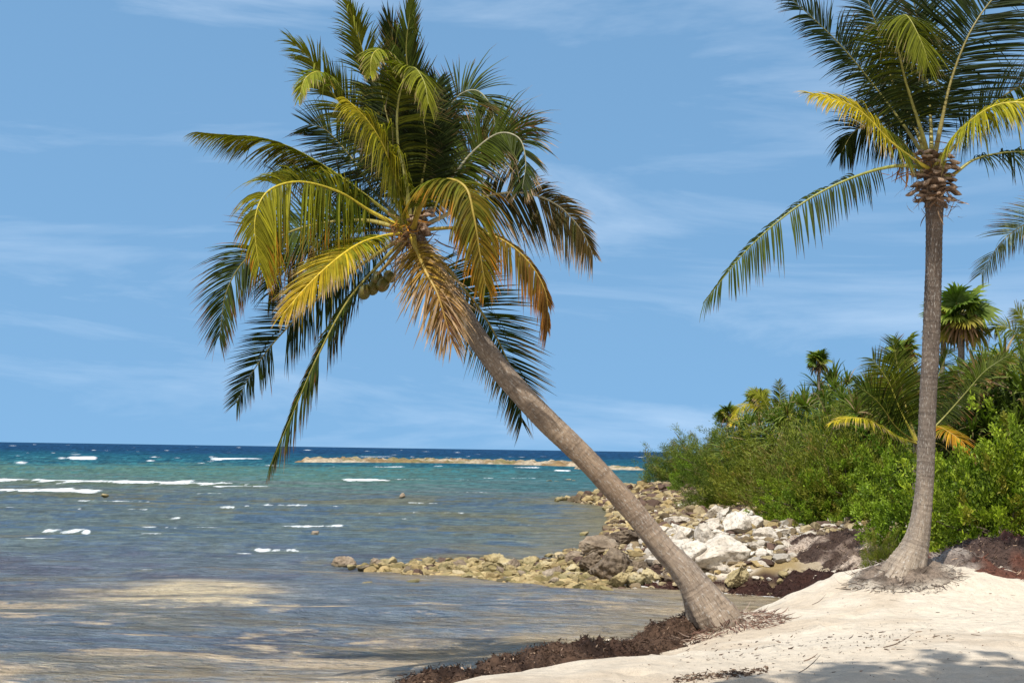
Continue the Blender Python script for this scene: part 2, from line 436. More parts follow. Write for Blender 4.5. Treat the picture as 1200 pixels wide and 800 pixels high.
# breakers: px0, px1, py at px0, thickness px, strength
BR = [(-400, 322, 557, 4.6, 1), (-300, 152, 569, 3.2, .9), (248, 324, 569.2, 2.4, .85), (245, 314, 538, 2.8, 1), (80, 120, 536.5, 2.6, .95), (400, 466, 563, 2.5, .95), (460, 508, 562.8, 1.8, .6),
      (54, 118, 621.5, 5.0, .85), (27, 84, 634.5, 4.2, .9), (170, 200, 627.5, 3.6, .95), (280, 302, 649.5, 3.4, .8), (300, 361, 646, 3.0, .78), (232, 286, 615, 3, .9), (328, 414, 613, 3, .9), (165, 232, 617, 2.2, .6),
      (260, 304, 593, 2.2, .85), (308, 372, 592, 2.6, .9), (374, 432, 592.4, 2, .75), (12, 38, 597, 2.3, .8), (152, 184, 594, 1.7, .7), (94, 104, 593, 2.2, .8), (648, 674, 552, 2, .8), (478, 520, 589, 2, .6), (537, 560, 562, 1.6, .6),
      (395, 412, 588, 1.4, .6), (420, 470, 534.6, 1.6, .6), (350, 366, 609, 2, .5), (470, 490, 606, 1.6, .55), (560, 640, 560, 1.4, .5), (530, 556, 697, 3, .35), (440, 535, 700, 2.4, .2), (650, 700, 574, 1.5, .5), (386, 400, 548, 1.6, .5), (436, 480, 545.8, 1.6, .7), (590, 640, 546.6, 1.4, .6), (508, 524, 545.5, 1.6, .6),
      (120, 240, 604, 1.6, .5), (430, 560, 599, 1.5, .5), (20, 150, 611, 1.8, .55), (380, 470, 622, 1.8, .5), (180, 270, 640, 2, .5), (-40, 40, 645, 2.2, .55), (90, 190, 583, 1.4, .55), (200, 330, 578, 1.3, .5), (480, 600, 575, 1.3, .5), (560, 650, 612, 1.6, .4), (150, 230, 668, 2.2, .4), (330, 470, 668, 2.0, .38),
      (-700, -200, 600, 4, .9), (-500, -120, 640, 5, .8), (-800, -300, 545, 2, .8)]
for i, (a, b, py, th, st) in enumerate(BR):
    v0 = py - hor(a); v0d = CAMZ * F / v0; th = th * (.62 if py < 575 else .46); st = st * (1.25 if py < 575 else 1)
    line = v0 + (vnoise(wx * F / v0d / 23., np.full_like(U, i * 3.3), seed=60) * .5 + vnoise(wx * F / v0d / 7., np.full_like(U, i * 2.1), seed=61) * .35) * min(1, th / 2) + .5 * th * np.cos((U - a) / (b - a) * 3) * .3
    ends = ss(a - 2, a + .12 * (b - a) + 3, U) * (1 - ss(b - .12 * (b - a) - 3, b + 2, U))
    thick = th * (.65 + .5 * vnoise(wx * F / v0d / 15., np.full_like(U, i * 1.7), seed=62)) * (.25 + .75 * ends)
    q = (D - line) / np.maximum(thick, .3)
    mk_ = ends * np.exp(-np.where(q < 0, (q * 1.6) ** 2, (q * 1.15) ** 4))
    foam = np.maximum(foam, mk_ * st * .8)
    hgt = th * 1.0 * wy / F
    wide = ss(a - 30, a + 8, U) * (1 - ss(b - 8, b + 45, U))
    face = np.maximum(face, wide * np.exp(-((q - 1.3) / 1.1) ** 2) * min(1, th / 2.2))
    zz += ends * hgt * .3 * np.exp(-np.where(q < .0, (q * .55) ** 2, (q * 1.0) ** 2))
td = np.full_like(wx, -9.0); m_ = (wy < 34) & (wx > -4) & (wx < 8)
td[m_] = terrain(wx[m_], wy[m_])
foam = np.maximum(foam, .62 * np.exp(-((td + .045) / .04) ** 2))          # thin swash line where the sea meets the land
# open-sea whitecaps
rg = R(5)
for i in range(100):
    u0 = rg.uniform(-200, 1000); v0 = 2.2 + 20 * rg.random() ** 1.7; ln = rg.uniform(1.2, 5) * (1 + v0 / 25)
    if 330 < u0 < 760 and v0 > 12: continue
    foam = np.maximum(foam, rg.uniform(.35, .95) * np.exp(-((U - u0) / ln) ** 2 - ((D - v0) / (.3 + .008 * v0)) ** 2))
P_ = lambda *c: np.array(c)
deep = P_(.009, .043, .105); teal = P_(.012, .078, .125); turq = P_(.08, .16, .13); slate = P_(.05, .085, .125); grey = P_(.10, .135, .13); tan = P_(.38, .29, .165); weed = P_(.05, .05, .068); olive = P_(.15, .135, .055); pale = P_(.48, .385, .23)
wc = np.zeros(U.shape + (3,))
n2 = fbm(wx * .15, wy * .34, seed=42, o=7, g=.62); n3 = fbm(wx * .7 + 7, wy * 1.5, seed=43, o=6, g=.66); n4 = fbm(wx * .05 + 3, wy * .14, seed=44, o=4); n5 = fbm(wx * 2.4, wy * 4.6, seed=45, o=4, g=.7)
DD = D + 2.2 * n2
wc[:] = deep
wc = mixc(wc, teal, ss(7, 13, DD)); wc = mixc(wc, turq, ss(19, 27, D + 3 * n2) * (1 - .55 * ss(330, 720, U)))
wc = mixc(wc, P_(.03, .14, .16), ss(.25, .6, n3 + n2 * .4) * ss(12, 20, D) * (1 - ss(40, 50, D)) * .8)
wc = mixc(wc, grey, ss(34, 54, D + 9 * n2 + 5 * n3 - 6 * ss(330, 700, U)))
wc = mixc(wc, slate, ss(-.2, .4, n3 + .5 * n2) * ss(44, 60, D))
wc = mixc(wc, olive, ss(.12, .55, n2 - .3 * n3) * ss(46, 62, D) * (1 - .4 * ss(110, 150, D)) * .65)
blue = P_(.10, .118, .148)
wc = mixc(wc, blue, ss(105, 150, D) * .75)
wc = mixc(wc, weed, ss(.0, .7, n3 * .7 + n2 * .5 + .5 * np.exp(-((D - 150) / 20) ** 2) + .3 * np.exp(-((D - 228) / 14) ** 2) - .25) * ss(105, 130, D) * .8)
wc = mixc(wc, P_(.16, .14, .085), ss(.1, .7, n2 * .7 - n3 * .5) * ss(110, 140, D) * .6)
wc = mixc(wc, tan, ss(.0, .75, n3 * .75 + n2 * .55 + n5 * .25 - .12 + .30 * ss(225, 275, D) - .5 * np.exp(-((D - 150) / 20) ** 2) - .35 * np.exp(-((D - 228) / 14) ** 2)) * ss(140, 180, D) * .66)
patch = np.exp(-(np.abs((U - 195 - 30 * n3) / 120) ** 3) - ((D - 176 - 5 * n3) / 8.5) ** 2) + .9 * np.exp(-((U - 245) / 70) ** 2 - ((D - 170 - 4 * n2) / 7) ** 2)
wc = mixc(wc, pale, np.clip(patch * 1.2, 0, 1) * .9)
wc = mixc(wc, weed, np.clip(np.exp(-((U - 60) / 110) ** 4 - ((D - 173 + 3 * n3) / 4.5) ** 2), 0, 1) * .75)
wc = mixc(wc, P_(.10, .115, .05), np.clip(face, 0, 1) * .65 * (D > 36))
dsh = shore(wy) - wx
wc = mixc(wc, tan * .95, (1 - ss(.5, 6.5, dsh + 2.2 * n3 + 1.2 * n5)) * (wy < 28) * .75)
wc = mixc(wc, P_(.20, .17, .09), (1 - ss(.3, 3.5, dsh + 1.0 * n3)) * (wy > 28) * (wy < 90) * .7)
wc *= np.clip(1 + .22 * n3 + .20 * n5, .25, 2)[..., None]  # reflection streaks, lighter and darker, painted into the water colour
refl = np.interp(D, [0, 6, 20, 45, 90, 160, 260, 420], [.05, .07, .12, .24, .38, .5, .5, .45])
def m_water():
    b = NB('sea_water'); c = b.attr('col'); f = b.attr('foam', 'Fac'); rf = b.attr('refl', 'Fac')
    p1 = b.pos((1, 1.5, 1)); p2 = b.pos((.6, 1.3, 1))
    n1 = b.noise(p1, 2.6, 5, .6, .3); n2 = b.noise(p2, 9, 4, .6); n3 = b.noise(b.pos((.35, 1, 1)), .8, 4, .6)
    h = b.math('ADD', b.math('MULTIPLY', n1, .55), b.math('ADD', b.math('MULTIPLY', n2, .34), n3))
    nrm = b.bump(h, 1.0, .42)
    fn = b.noise(b.pos((.8, .1, 1)), 5.0, 6, .75)
    fn2 = b.noise(b.pos((.7, .09, 1)), 1.1, 5, .7)
    ff = b.math('ADD', b.math('MULTIPLY', f, 1.15), b.math('ADD', b.math('MULTIPLY', b.math('SUBTRACT', fn, .5), 2.6), b.math('MULTIPLY', b.math('SUBTRACT', fn2, .5), 1.5)))
    fm = b.math('MULTIPLY', b.ramp(ff, [(.42, 0.0), (.62, .5), (1.0, .92)]), b.math('SUBTRACT', b.math('MULTIPLY', f, 5.0), .5, True), True)
    streak = b.noise(b.pos((.75, 1.6, 1)), 2.2, 8, .8)
    c2 = b.mix(1.0, c, b.ramp(streak, [(.3, (.5, .53, .6)), (.7, (1.5, 1.45, 1.36))]), 'MULTIPLY')  # blue and warm ripple reflections painted into the colour
    dif = b.node('ShaderNodeBsdfDiffuse', {'Color': c2, 'Normal': nrm}).outputs[0]
    gl = b.node('ShaderNodeBsdfGlossy', {'Color': (1, 1, 1, 1), 'Roughness': .12, 'Normal': nrm}).outputs[0]
    fr = b.node('ShaderNodeFresnel', {'IOR': 1.33, 'Normal': nrm}).outputs[0]
    fac = b.math('MULTIPLY', b.math('ADD', b.math('MULTIPLY', fr, 1.5), .05), rf, True)
    wsh = b.node('ShaderNodeMixShader', {0: fac, 1: dif, 2: gl}).outputs[0]
    fsh = b.bsdf((.8, .82, .82), .7, .2)
    return b.fin(b.node('ShaderNodeMixShader', {0: fm, 1: wsh, 2: fsh}).outputs[0])
me = mk(np.stack([wx, wy, zz], -1).reshape(-1, 3), gridfaces(*U.shape), m_water(), {'col': wc.reshape(-1, 3), 'foam': foam.ravel(), 'refl': refl.ravel()})
tag(link('sea_water', me), 'blue green sea with small white breakers and sandy shallows', 'sea', kind='structure')

# ------------------------------------------------------------------ fronds
GREEN = (.06, .082, .008); SHADE_GREEN = (.018, .028, .004); LIME = (.19, .2, .016); YEL = (.46, .36, .02); GOLD = (.48, .31, .016); ORG = (.36, .15, .015); BRN = (.17, .08, .03); DRY = (.42, .28, .17)  # the darkest green has the shade on the fronds put into it
def frond_mesh(P3, Lm, origin, n=95, droop=.8, pal=(GREEN, GREEN, DRY), roll=0., hint=None, wid=.032, t0=.2, sides=(1, 1), vee=.25, seed=1, tipdry=.25, rach=(.33, .27, .05), rr=.022, jit=.07, angs=1.0, aend=.5):
    rg = R(seed); n = int(n * 1.95); wid = wid * .54
    P, L = spline(P3, 60)
    T = unit(np.gradient(P, axis=0))
    mid = 26
    h = np.array([0, 0, 1.0]) if hint is None else unit(np.array(hint, float))
    T, N, B = frames(P, h, mid)
    if roll:
        N, B = N * math.cos(roll) + B * math.sin(roll), B * math.cos(roll) - N * math.sin(roll)
    tl = np.linspace(0, 1, 60)
    rad = rr * np.interp(tl, [0, .08, .3, .8, 1], [1.9, 1.3, .75, .32, .12])
    a = np.linspace(0, 2 * np.pi, 6, endpoint=False)
    RV = (P[:, None] + rad[:, None, None] * (np.cos(a)[None, :, None] * B[:, None] + .7 * np.sin(a)[None, :, None] * N[:, None])).reshape(-1, 3)
    RF = gridfaces(60, 6, True)
    rc = np.repeat(mixc(np.array(rach), np.array(pal[1]) * 1.2, tl * .7), 6, axis=0)
    Vs, Fs, Cs = [RV], [RF], [rc]
    off = len(RV)
    for sd, wgt in zip((-1, 1), sides):
        if wgt <= 0: continue
        t = t0 + (1 - t0) * (np.arange(n) + rg.random(n) * .6) / n
        t = np.clip(t, 0, .995)
        keep = (rg.random(n) > .05) & (vnoise(t * 26 + seed, t * 0 + sd, seed=seed) > -.7)
        t = t[keep]; k = len(t)
        idx = t * 59; i0 = np.floor(idx).astype(int); fr = (idx - i0)[:, None]; i1 = np.minimum(i0 + 1, 59)
        p0 = P[i0] * (1 - fr) + P[i1] * fr
        Tt = unit(T[i0] * (1 - fr) + T[i1] * fr); Nt = unit(N[i0] * (1 - fr) + N[i1] * fr); Bt = unit(B[i0] * (1 - fr) + B[i1] * fr)
        u = (t - t0) / (1 - t0)
        ll = Lm * wgt * np.interp(u, [0, .12, .35, .6, .85, 1], [.5, .82, 1, .92, .62, .38]) * (1 + .13 * rg.standard_normal(k))
        ll = np.maximum(ll, .04)
        ang = np.interp(u, [0, .4, .8, 1], [1.35, 1.1, .8, aend]) * angs + jit * .5 * rg.standard_normal(k)
        v = vee * (1 - .5 * u) + jit * rg.standard_normal(k)
        d = np.cos(ang)[:, None] * Tt + np.sin(ang)[:, None] * (sd * np.cos(v)[:, None] * Bt + np.sin(v)[:, None] * Nt)
        wv = np.cross(d, Nt) + .22 * rg.standard_normal((k, 1)) * Nt
        wv = unit(wv - np.sum(wv * d, 1, keepdims=True) * d)
        g = droop * (.85 + .3 * rg.random(k)) * (1 + .35 * fbm(u * 9 + seed, u * 0 + sd, seed=seed, o=2)) + 2.5 * (rg.random(k) < .05)
        cur = p0.copy(); dirn = d.copy()
        nseg = 5
        pts = [cur]
        for q in range(nseg):
            uu = (q + .5) / nseg
            dd = unit(dirn + (g * uu * 1.3)[:, None] * np.array([.03, .02, -1.0]) + .025 * rg.standard_normal((k, 3)))
            cur = cur + dd * (ll / nseg)[:, None]
            pts.append(cur)
        pts = np.stack(pts, 1)
        wpro = np.array([.5, 1, 1, .8, .5, .06])
        ww = wid * (.8 + .4 * rg.random(k)) * np.interp(u, [0, .2, .8, 1], [.7, 1, .85, .55])
        off_ = wv[:, None] * (ww[:, None] * wpro[None])[..., None] * .5
        # folded blade: two edge lines and a keel line
        keel = pts - Nt[:, None] * (ww[:, None] * wpro[None])[..., None] * .22
        VV = np.stack([pts - off_, keel, pts + off_], 2)  # k,6,3,3
        base = off + np.arange(k)[:, None, None] * 18
        q = np.arange(nseg)[None, :, None] * 3; e = np.arange(2)[None, None, :]
        A = base + q + e
        FF = np.stack([A, A + 1, A + 4, A + 3], -1).reshape(-1, 4)
        lf = np.linspace(0, 1, 6)
        c0, c1, c2 = (np.array(x) for x in pal)
        cb = mixc(c0, c1, np.clip(u + .25 * rg.standard_normal(k), 0, 1))
        cb = cb * (1 + .22 * rg.standard_normal((k, 1)))
        td = np.clip(tipdry * (1 + .6 * rg.standard_normal(k)) + .12 * u, 0.02, .98)
        st = ss(0, 1, (lf[None] - (1 - td[:, None])) / .28)
        cc = cb[:, None] * (1 - st[..., None]) + (c2 * (1 + .25 * rg.standard_normal((k, 1))))[:, None] * st[..., None]
        cc = np.clip(np.repeat(cc[:, :, None], 3, 2), .004, .9)
        Vs.append(VV.reshape(-1, 3)); Fs.append(FF); Cs.append(cc.reshape(-1, 3)); off += k * 18
    V = np.concatenate(Vs) - origin
    Ff = np.concatenate(Fs)
    mi = np.concatenate([np.ones(len(RF)), np.zeros(len(Ff) - len(RF))])
    return mk(V, Ff, [M_frond, M_rachis], {'col': np.concatenate(Cs)}, True, mi, 'frond')

def trunk_mesh(ctrl, origin, tints, sides=44, rings=420, flare=0, seed=1, ringamp=.02):
    """ctrl: list of (x,y,z,r) from the foot up"""
    S, L = spline(np.array(ctrl), rings)
    P = S[:, :3]; r = S[:, 3]
    T, N, B = frames(P, np.array([.1, -1, .1]), 0)
    a = np.linspace(0, 2 * np.pi, sides, endpoint=False)
    al = np.linspace(0, L, rings)
    AA, LL = np.meshgrid(a, al)
    cx, cy = np.cos(AA), np.sin(AA)
    wob = LL + .02 * fbm(cx * 1.5 + 5, cy * 1.5 + LL * 2, seed=seed, o=2)
    sp = .062
    ph = (wob / sp) % 1
    rd = r[:, None] * (1 + ringamp * (ph - .5) * (.5 + .8 * (fbm(np.floor(wob / sp) * .7, cx * .8 + 3, seed=seed + 3, o=2) + .5)) + .03 * fbm(cx * 2 + 9, cy * 2 + LL * 3, seed=seed + 5))
    if flare:
        fl = np.exp(-LL / flare)
        rd = rd * (1 + fl * .42 * fbm(cx * 2.8 + 3, cy * 2.8, LL * 1.5, seed=seed + 7, o=3))
    V = P[:, None] + rd[..., None] * (cx[..., None] * B[:, None] + cy[..., None] * N[:, None])
    tuv = np.stack([cx * .35, cy * .35, LL], -1)
    tt = np.array(tints); k = np.linspace(0, 1, len(tt))
    tc_ = np.stack([np.interp(LL / L, k, tt[:, i]) for i in range(3)], -1)
    return mk(V.reshape(-1, 3) - origin, gridfaces(rings, sides, True), M_trunk, {'tuv': tuv.reshape(-1, 3), 'col': tc_.reshape(-1, 3)}, True, name='trunk')

def strips(P, D_, L, W, cols, seed=0, curl=.6, seg=3):
    """many thin curved strips: start points P, directions D_, lengths, widths, colours"""
    rg = R(seed); k = len(P)
    sidev = unit(np.cross(D_, rg.standard_normal((k, 3))))
    bend = rg.standard_normal((k, 3)) * curl
    pts = []; cur = np.array(P); d = unit(np.array(D_))
    pts.append(cur)
    for q in range(seg):
        d = unit(d + bend / seg); cur = cur + d * (L / seg)[:, None]; pts.append(cur)
    pts = np.stack(pts, 1)
    wp = np.interp(np.arange(seg + 1), [0, seg * .5, seg], [.7, 1, .25])
    o_ = sidev[:, None] * (W[:, None] * wp[None])[..., None] * .5
    VV = np.stack([pts - o_, pts + o_], 2)
    base = np.arange(k)[:, None] * (2 * (seg + 1)); q = np.arange(seg)[None] * 2
    A = base + q
    FF = np.stack([A, A + 1, A + 3, A + 2], -1).reshape(-1, 4)
    cc = np.repeat(cols[:, None], 2 * (seg + 1), 1).reshape(-1, 3)
    return VV.reshape(-1, 3), FF, cc
def join(parts):
    V, Fc, Cc = [], [], []; o = 0
    for v, f, c in parts:
        V.append(v); Fc.append(np.asarray(f) + o); Cc.append(c); o += len(v)
    return np.concatenate(V), np.concatenate(Fc), np.concatenate(Cc)
def ellipsoid(nu=18, nv=12):
    u = np.linspace(0, 2 * np.pi, nu, endpoint=False); v = np.linspace(0.02, np.pi - .02, nv)
    UU, VV = np.meshgrid(u, v)
    return np.stack([np.cos(UU) * np.sin(VV), np.sin(UU) * np.sin(VV), np.cos(VV)], -1).reshape(-1, 3), gridfaces(nv, nu, True)

def add_fronds(root, origin, dep, specs, prefix_seed):
    for i, sp in enumerate(specs):
        pts, kw = sp
        P3 = [at(a, b, dep + c) for a, b, c in pts]
        kw = dict(kw); Lp = kw.pop('L')
        link('frond', frond_mesh(P3, px2m(Lp, dep), origin, seed=prefix_seed + i, **kw), root)

# ================================================================== leaning palm
d1 = 14.6
base1 = hit(824, 741)
d1 = base1[1] + .12
b1 = at(838, 722, d1)
o1 = b1.copy()
palm1 = empty('coconut_palm', o1, 'coconut palm bowed out over the water with a yellow and green crown and hanging coconuts', 'palm tree')
tr = [(846, 738, 36), (838, 722, 32), (826, 702, 24.5), (814, 684, 19), (797, 662, 15.5), (780, 645, 13.8), (743, 600, 13.2), (690, 541, 13.2), (640, 492, 13.4), (592, 440, 12.8), (562, 400, 12.4), (532, 353, 12), (505, 312, 12), (489, 286, 12.5), (480, 268, 11)]
ctrl = [(*at(a, b, d1), px2m(r, d1)) for a, b, r in tr]
link('trunk', trunk_mesh(ctrl, o1, [(.28, .23, .185), (.33, .27, .22), (.3, .225, .165), (.31, .24, .18), (.27, .22, .18), (.22, .19, .165), (.2, .16, .13)], flare=.5, seed=11), palm1)
Cx = (482, 272, 0)
G = (GREEN, GREEN, BRN); SHADE_DK = (SHADE_GREEN, SHADE_GREEN, BRN); YG = (LIME, YEL, ORG); YL = (YEL, GOLD, DRY); OB = (ORG, BRN, DRY); GO = (LIME, ORG, DRY); GB = (GREEN, BRN, DRY)  # the dark palette carries frond shade in its green
fr1 = [
 # left side
 ([Cx, (440, 238, -.1), (385, 198, -.2), (325, 167, -.3), (232, 155, -.35)], dict(L=52, droop=.8, pal=(SHADE_GREEN, (.3, .26, .02), DRY), roll=.5, vee=-.75, angs=.55, wid=.03, n=110, tipdry=.14, rach=(.25, .24, .04), t0=.2, aend=.2)),
 ([Cx, (438, 250, -.2), (395, 224, -.55), (345, 213, -.9), (312, 226, -1.1), (299, 256, -1.2), (303, 312, -1.2)], dict(L=88, droop=1.15, pal=(GREEN, (.3, .27, .018), ORG), hint=(.25, -1, .45), n=130, wid=.036, tipdry=.2, rach=(.6, .47, .05), sides=(1, .6))),
 ([Cx, (425, 258, .3), (350, 268, .5), (290, 302, .6), (266, 340, .6), (257, 398, .6)], dict(L=74, droop=.5, pal=(GREEN, SHADE_GREEN, BRN), hint=(.2, -.9, .4), n=110, wid=.03, tipdry=.25)),
 ([Cx, (452, 276, -.3), (420, 286, -.7), (385, 311, -1.05), (357, 338, -1.25), (333, 366, -1.4)], dict(L=60, droop=.5, pal=(LIME, GOLD, DRY), hint=(-.35, -.8, .6), n=110, wid=.036, tipdry=.22, angs=.72, rach=(.65, .5, .05), aend=.3)),
 ([Cx, (432, 304, .5), (372, 350, .8), (322, 400, .9), (292, 442, .9), (277, 472, .9)], dict(L=62, droop=.15, pal=SHADE_DK, hint=(-.1, -1, .2), n=95, wid=.03, tipdry=.15, angs=.95)),
 ([Cx, (446, 308, .1), (408, 352, .1), (372, 418, .0), (345, 480, 0), (317, 545, 0)], dict(L=66, droop=.75, pal=(SHADE_GREEN, GREEN, BRN), hint=(-.55, -.5, .25), n=105, wid=.034, tipdry=.3, sides=(1, .4), aend=.2, angs=.7)),
 # upper left, tips folded over by the wind
 ([Cx, (448, 205, .3), (412, 140, .5), (382, 98, .4), (366, 72, .3), (343, 50, .2)], dict(L=60, droop=.5, pal=(SHADE_GREEN, LIME, BRN), hint=(.3, .8, .3), n=95, wid=.034, sides=(1, 1), angs=.62, tipdry=.12, aend=.4)),
 ([Cx, (462, 190, .2), (440, 120, .3), (425, 60, .2), (408, 4, 0)], dict(L=56, droop=.6, pal=(SHADE_GREEN, LIME, BRN), hint=(.2, .9, .2), n=95, wid=.036, tipdry=.12, angs=.6, rach=(.5, .4, .05), aend=.25)),
 ([Cx, (478, 190, .3), (468, 110, .5), (462, 60, .5), (455, 22, .4)], dict(L=58, droop=.15, pal=SHADE_DK, hint=(0, 1, .1), n=95, wid=.036, tipdry=.1, angs=.5, aend=.2)),
 ([Cx, (486, 190, .1), (482, 110, .1), (476, 60, 0), (482, 4, -.1)], dict(L=52, droop=.1, pal=(SHADE_GREEN, GREEN, BRN), hint=(-.1, 1, .1), n=95, wid=.036, tipdry=.12, angs=.5, aend=.15)),
 ([Cx, (476, 215, -.15), (466, 165, -.2), (468, 112, -.3), (482, 80, -.45), (497, 96, -.75), (502, 122, -.85)], dict(L=56, droop=.9, pal=(SHADE_GREEN, LIME, DRY), hint=(.2, -.7, .4), n=90, wid=.034, tipdry=.12, rach=(.4, .38, .12))),
 ([Cx, (440, 226, .6), (408, 180, .9), (378, 150, 1.0), (362, 146, 1.0)], dict(L=80, droop=.2, pal=SHADE_DK, hint=(0, .9, .3), n=90, wid=.03, tipdry=.1, angs=.85)),
 ([Cx, (474, 240, -.3), (462, 205, -.7), (446, 165, -1.0), (428, 138, -1.2), (406, 116, -1.3)], dict(L=66, droop=2.0, pal=(LIME, YEL, DRY), hint=(.3, -.8, .5), n=95, wid=.036, tipdry=.14, rach=(.65, .52, .06), aend=.2, angs=.75)),
 ([(470, 85, -.2), (462, 70, -.3), (446, 58, -.45), (436, 66, -.6), (434, 88, -.65)], dict(L=27, droop=1.2, pal=((.12, .15, .014), LIME, DRY), hint=(0, -.5, .8), n=45, wid=.034, tipdry=.14, t0=.02, rr=.012, rach=(.5, .42, .06))),
 ([(392, 104, .2), (384, 90, 0), (372, 84, -.15), (358, 92, -.25), (350, 116, -.3)], dict(L=27, droop=1.2, pal=((.12, .15, .014), LIME, DRY), hint=(0, -.5, .8), n=45, wid=.034, tipdry=.14, t0=.02, rr=.012, rach=(.55, .45, .06))),
 # right side
 ([Cx, (500, 200, .3), (518, 142, .5), (540, 110, .5), (558, 106, .5), (575, 124, .4), (582, 160, .3)], dict(L=62, droop=.45, pal=(SHADE_GREEN, GREEN, BRN), hint=(-.3, -.9, .3), n=100, wid=.032, tipdry=.15, rach=(.42, .4, .28))),
 ([Cx, (520, 222, .1), (554, 178, .1), (586, 156, .0), (608, 162, -.1), (616, 188, -.2), (612, 222, -.3)], dict(L=62, droop=.55, pal=(GREEN, SHADE_GREEN, DRY), hint=(-.3, -.9, .4), n=100, wid=.032, tipdry=.2, rach=(.45, .42, .28))),
 ([Cx, (522, 252, .1), (562, 232, .15), (612, 226, .2), (652, 240, .2), (680, 268, .2), (695, 298, .2)], dict(L=80, droop=.7, pal=(SHADE_GREEN, (.07, .045, .012), DRY), hint=(-.1, -1, .25), n=105, wid=.03, tipdry=.22, sides=(.5, 1), rach=(.42, .38, .22))),
 ([Cx, (489, 252, -.3), (502, 226, -.6), (524, 210, -.9), (546, 220, -1.1), (555, 252, -1.2), (563, 300, -1.2), (569, 334, -1.2)], dict(L=62, droop=1.3, pal=((.09, .11, .012), (.15, .1, .012), ORG), hint=(.0, -.3, .9), n=110, wid=.04, tipdry=.22, rach=(.42, .32, .05), rr=.03)),
 ([Cx, (512, 268, .0), (548, 268, -.1), (592, 283, -.2), (622, 310, -.25), (640, 345, -.3), (642, 388, -.3)], dict(L=66, droop=1.6, pal=((.1, .085, .012), (.13, .06, .012), (.32, .14, .03)), hint=(.1, -.5, .8), n=105, wid=.034, tipdry=.3, rach=(.5, .36, .05), sides=(.35, 1))),
 ([Cx, (508, 298, .3), (537, 330, .6), (566, 368, .75), (590, 412, .8), (606, 452, .8), (612, 495, .8)], dict(L=72, droop=.2, pal=(GREEN, SHADE_GREEN, DRY), hint=(.3, -1, .2), n=95, wid=.03, tipdry=.3, angs=.9)),
 ([Cx, (487, 290, -.35), (499, 318, -.6), (513, 345, -.75), (523, 378, -.8), (530, 402, -.8)], dict(L=62, droop=.8, pal=((.35, .22, .03), (.22, .105, .05), DRY), hint=(.0, -1, .3), n=85, wid=.032, tipdry=.55, rach=(.45, .33, .04), rr=.03, jit=.25, angs=.8)),
 ([Cx, (530, 215, .7), (575, 170, 1.0), (608, 150, 1.1), (626, 148, 1.1)], dict(L=62, droop=.2, pal=(SHADE_GREEN, BRN, BRN), hint=(-.2, .9, .3), n=90, wid=.03, tipdry=.25, angs=.8)),
 # dense heart, its self-shade put into the dark leaf colour
 ([Cx, (470, 200, -.05), (452, 130, .1), (444, 92, .2)], dict(L=64, droop=.15, pal=SHADE_DK, hint=(.3, .9, 0), n=95, wid=.036, tipdry=.06, angs=.75)),
 ([Cx, (496, 195, .0), (505, 130, .1), (512, 96, .2)], dict(L=66, droop=.15, pal=SHADE_DK, hint=(-.3, .9, 0), n=95, wid=.036, tipdry=.06, angs=.75)),
 ([Cx, (484, 195, .2), (480, 140, .3), (476, 90, .4)], dict(L=66, droop=.15, pal=SHADE_DK, hint=(0, .9, .1), n=95, wid=.036, tipdry=.06, angs=.75)),
 ([Cx, (430, 270, .6), (385, 280, .9), (340, 310, 1.0), (315, 345, 1.0)], dict(L=80, droop=.7, pal=SHADE_DK, hint=(0, .7, .5), n=90, wid=.03, tipdry=.15)),
 ([Cx, (440, 250, .3), (395, 225, .6), (350, 205, .8), (320, 200, .9)], dict(L=44, droop=.3, pal=SHADE_DK, hint=(0, .7, .5), n=70, wid=.03, tipdry=.15)),
 ([Cx, (492, 225, -.1), (500, 175, -.1), (496, 135, -.1)], dict(L=58, droop=.2, pal=SHADE_DK, hint=(0, -.9, .2), n=80, wid=.034, tipdry=.08, angs=.8)),
]
add_fronds(palm1, o1, d1, fr1, 100)
# coconuts
ev, ef = ellipsoid()
for i, (a, b, r) in enumerate([(427, 342, 8.5), (437, 337, 8.6), (449, 333, 9), (442, 326, 8.5), (456, 324, 8)]):
    c = at(a, b, d1 - .12 + .05 * (i % 2))
    rm = px2m(r * .85, d1)
    v = ev * np.array([rm, rm, rm * 1.28]); v[:, 0] *= 1 - .15 * v[:, 2] / rm
    o = link('coconut', mk(v, ef, M_coco, name='coconut'), palm1); o.location = Vector(c - o1); o.rotation_euler = (.2 * i, .25 - .1 * i, i)
# stalk carrying the coconuts
sp_, _ = spline(np.array([at(478, 280, d1 - .05), at(462, 300, d1 - .15), at(446, 318, d1 - .12), at(436, 328, d1 - .1)]), 16)
v, f = tube(sp_, np.linspace(.028, .012, 16), 6)
link('fruit_stalk', mk(v - o1, f, M_rachis, {'col': np.tile((.3, .2, .05), (len(v), 1))}), palm1)
def fibre_skirt(cpx, cpy, dep, k, rpx, lpx, seed, pal):
    rg = R(seed)
    p = np.stack([at(cpx + rg.normal() * rpx, cpy + rg.normal() * rpx * .8, dep + rg.normal() * .1) for _ in range(k)])
    dr = np.stack([rg.normal(0, .7, k), rg.normal(0, .5, k), -np.abs(rg.normal(.6, .6, k))], 1)
    L = px2m(lpx, dep) * rg.uniform(.4, 1.3, k); W = rg.uniform(.006, .02, k)
    pc = np.array(pal)[rg.integers(0, len(pal), k)] * rg.uniform(.6, 1.2, (k, 1))
    return strips(p, dr, L, W, pc, seed + 1, 1.0, 4)
v, f, c = join([fibre_skirt(484, 282, d1 - .1, 150, 12, 34, 5, [BRN, DRY, (.16, .1, .07)]), fibre_skirt(470, 262, d1 - .15, 60, 10, 26, 6, [BRN, ORG, (.2, .12, .06)])])
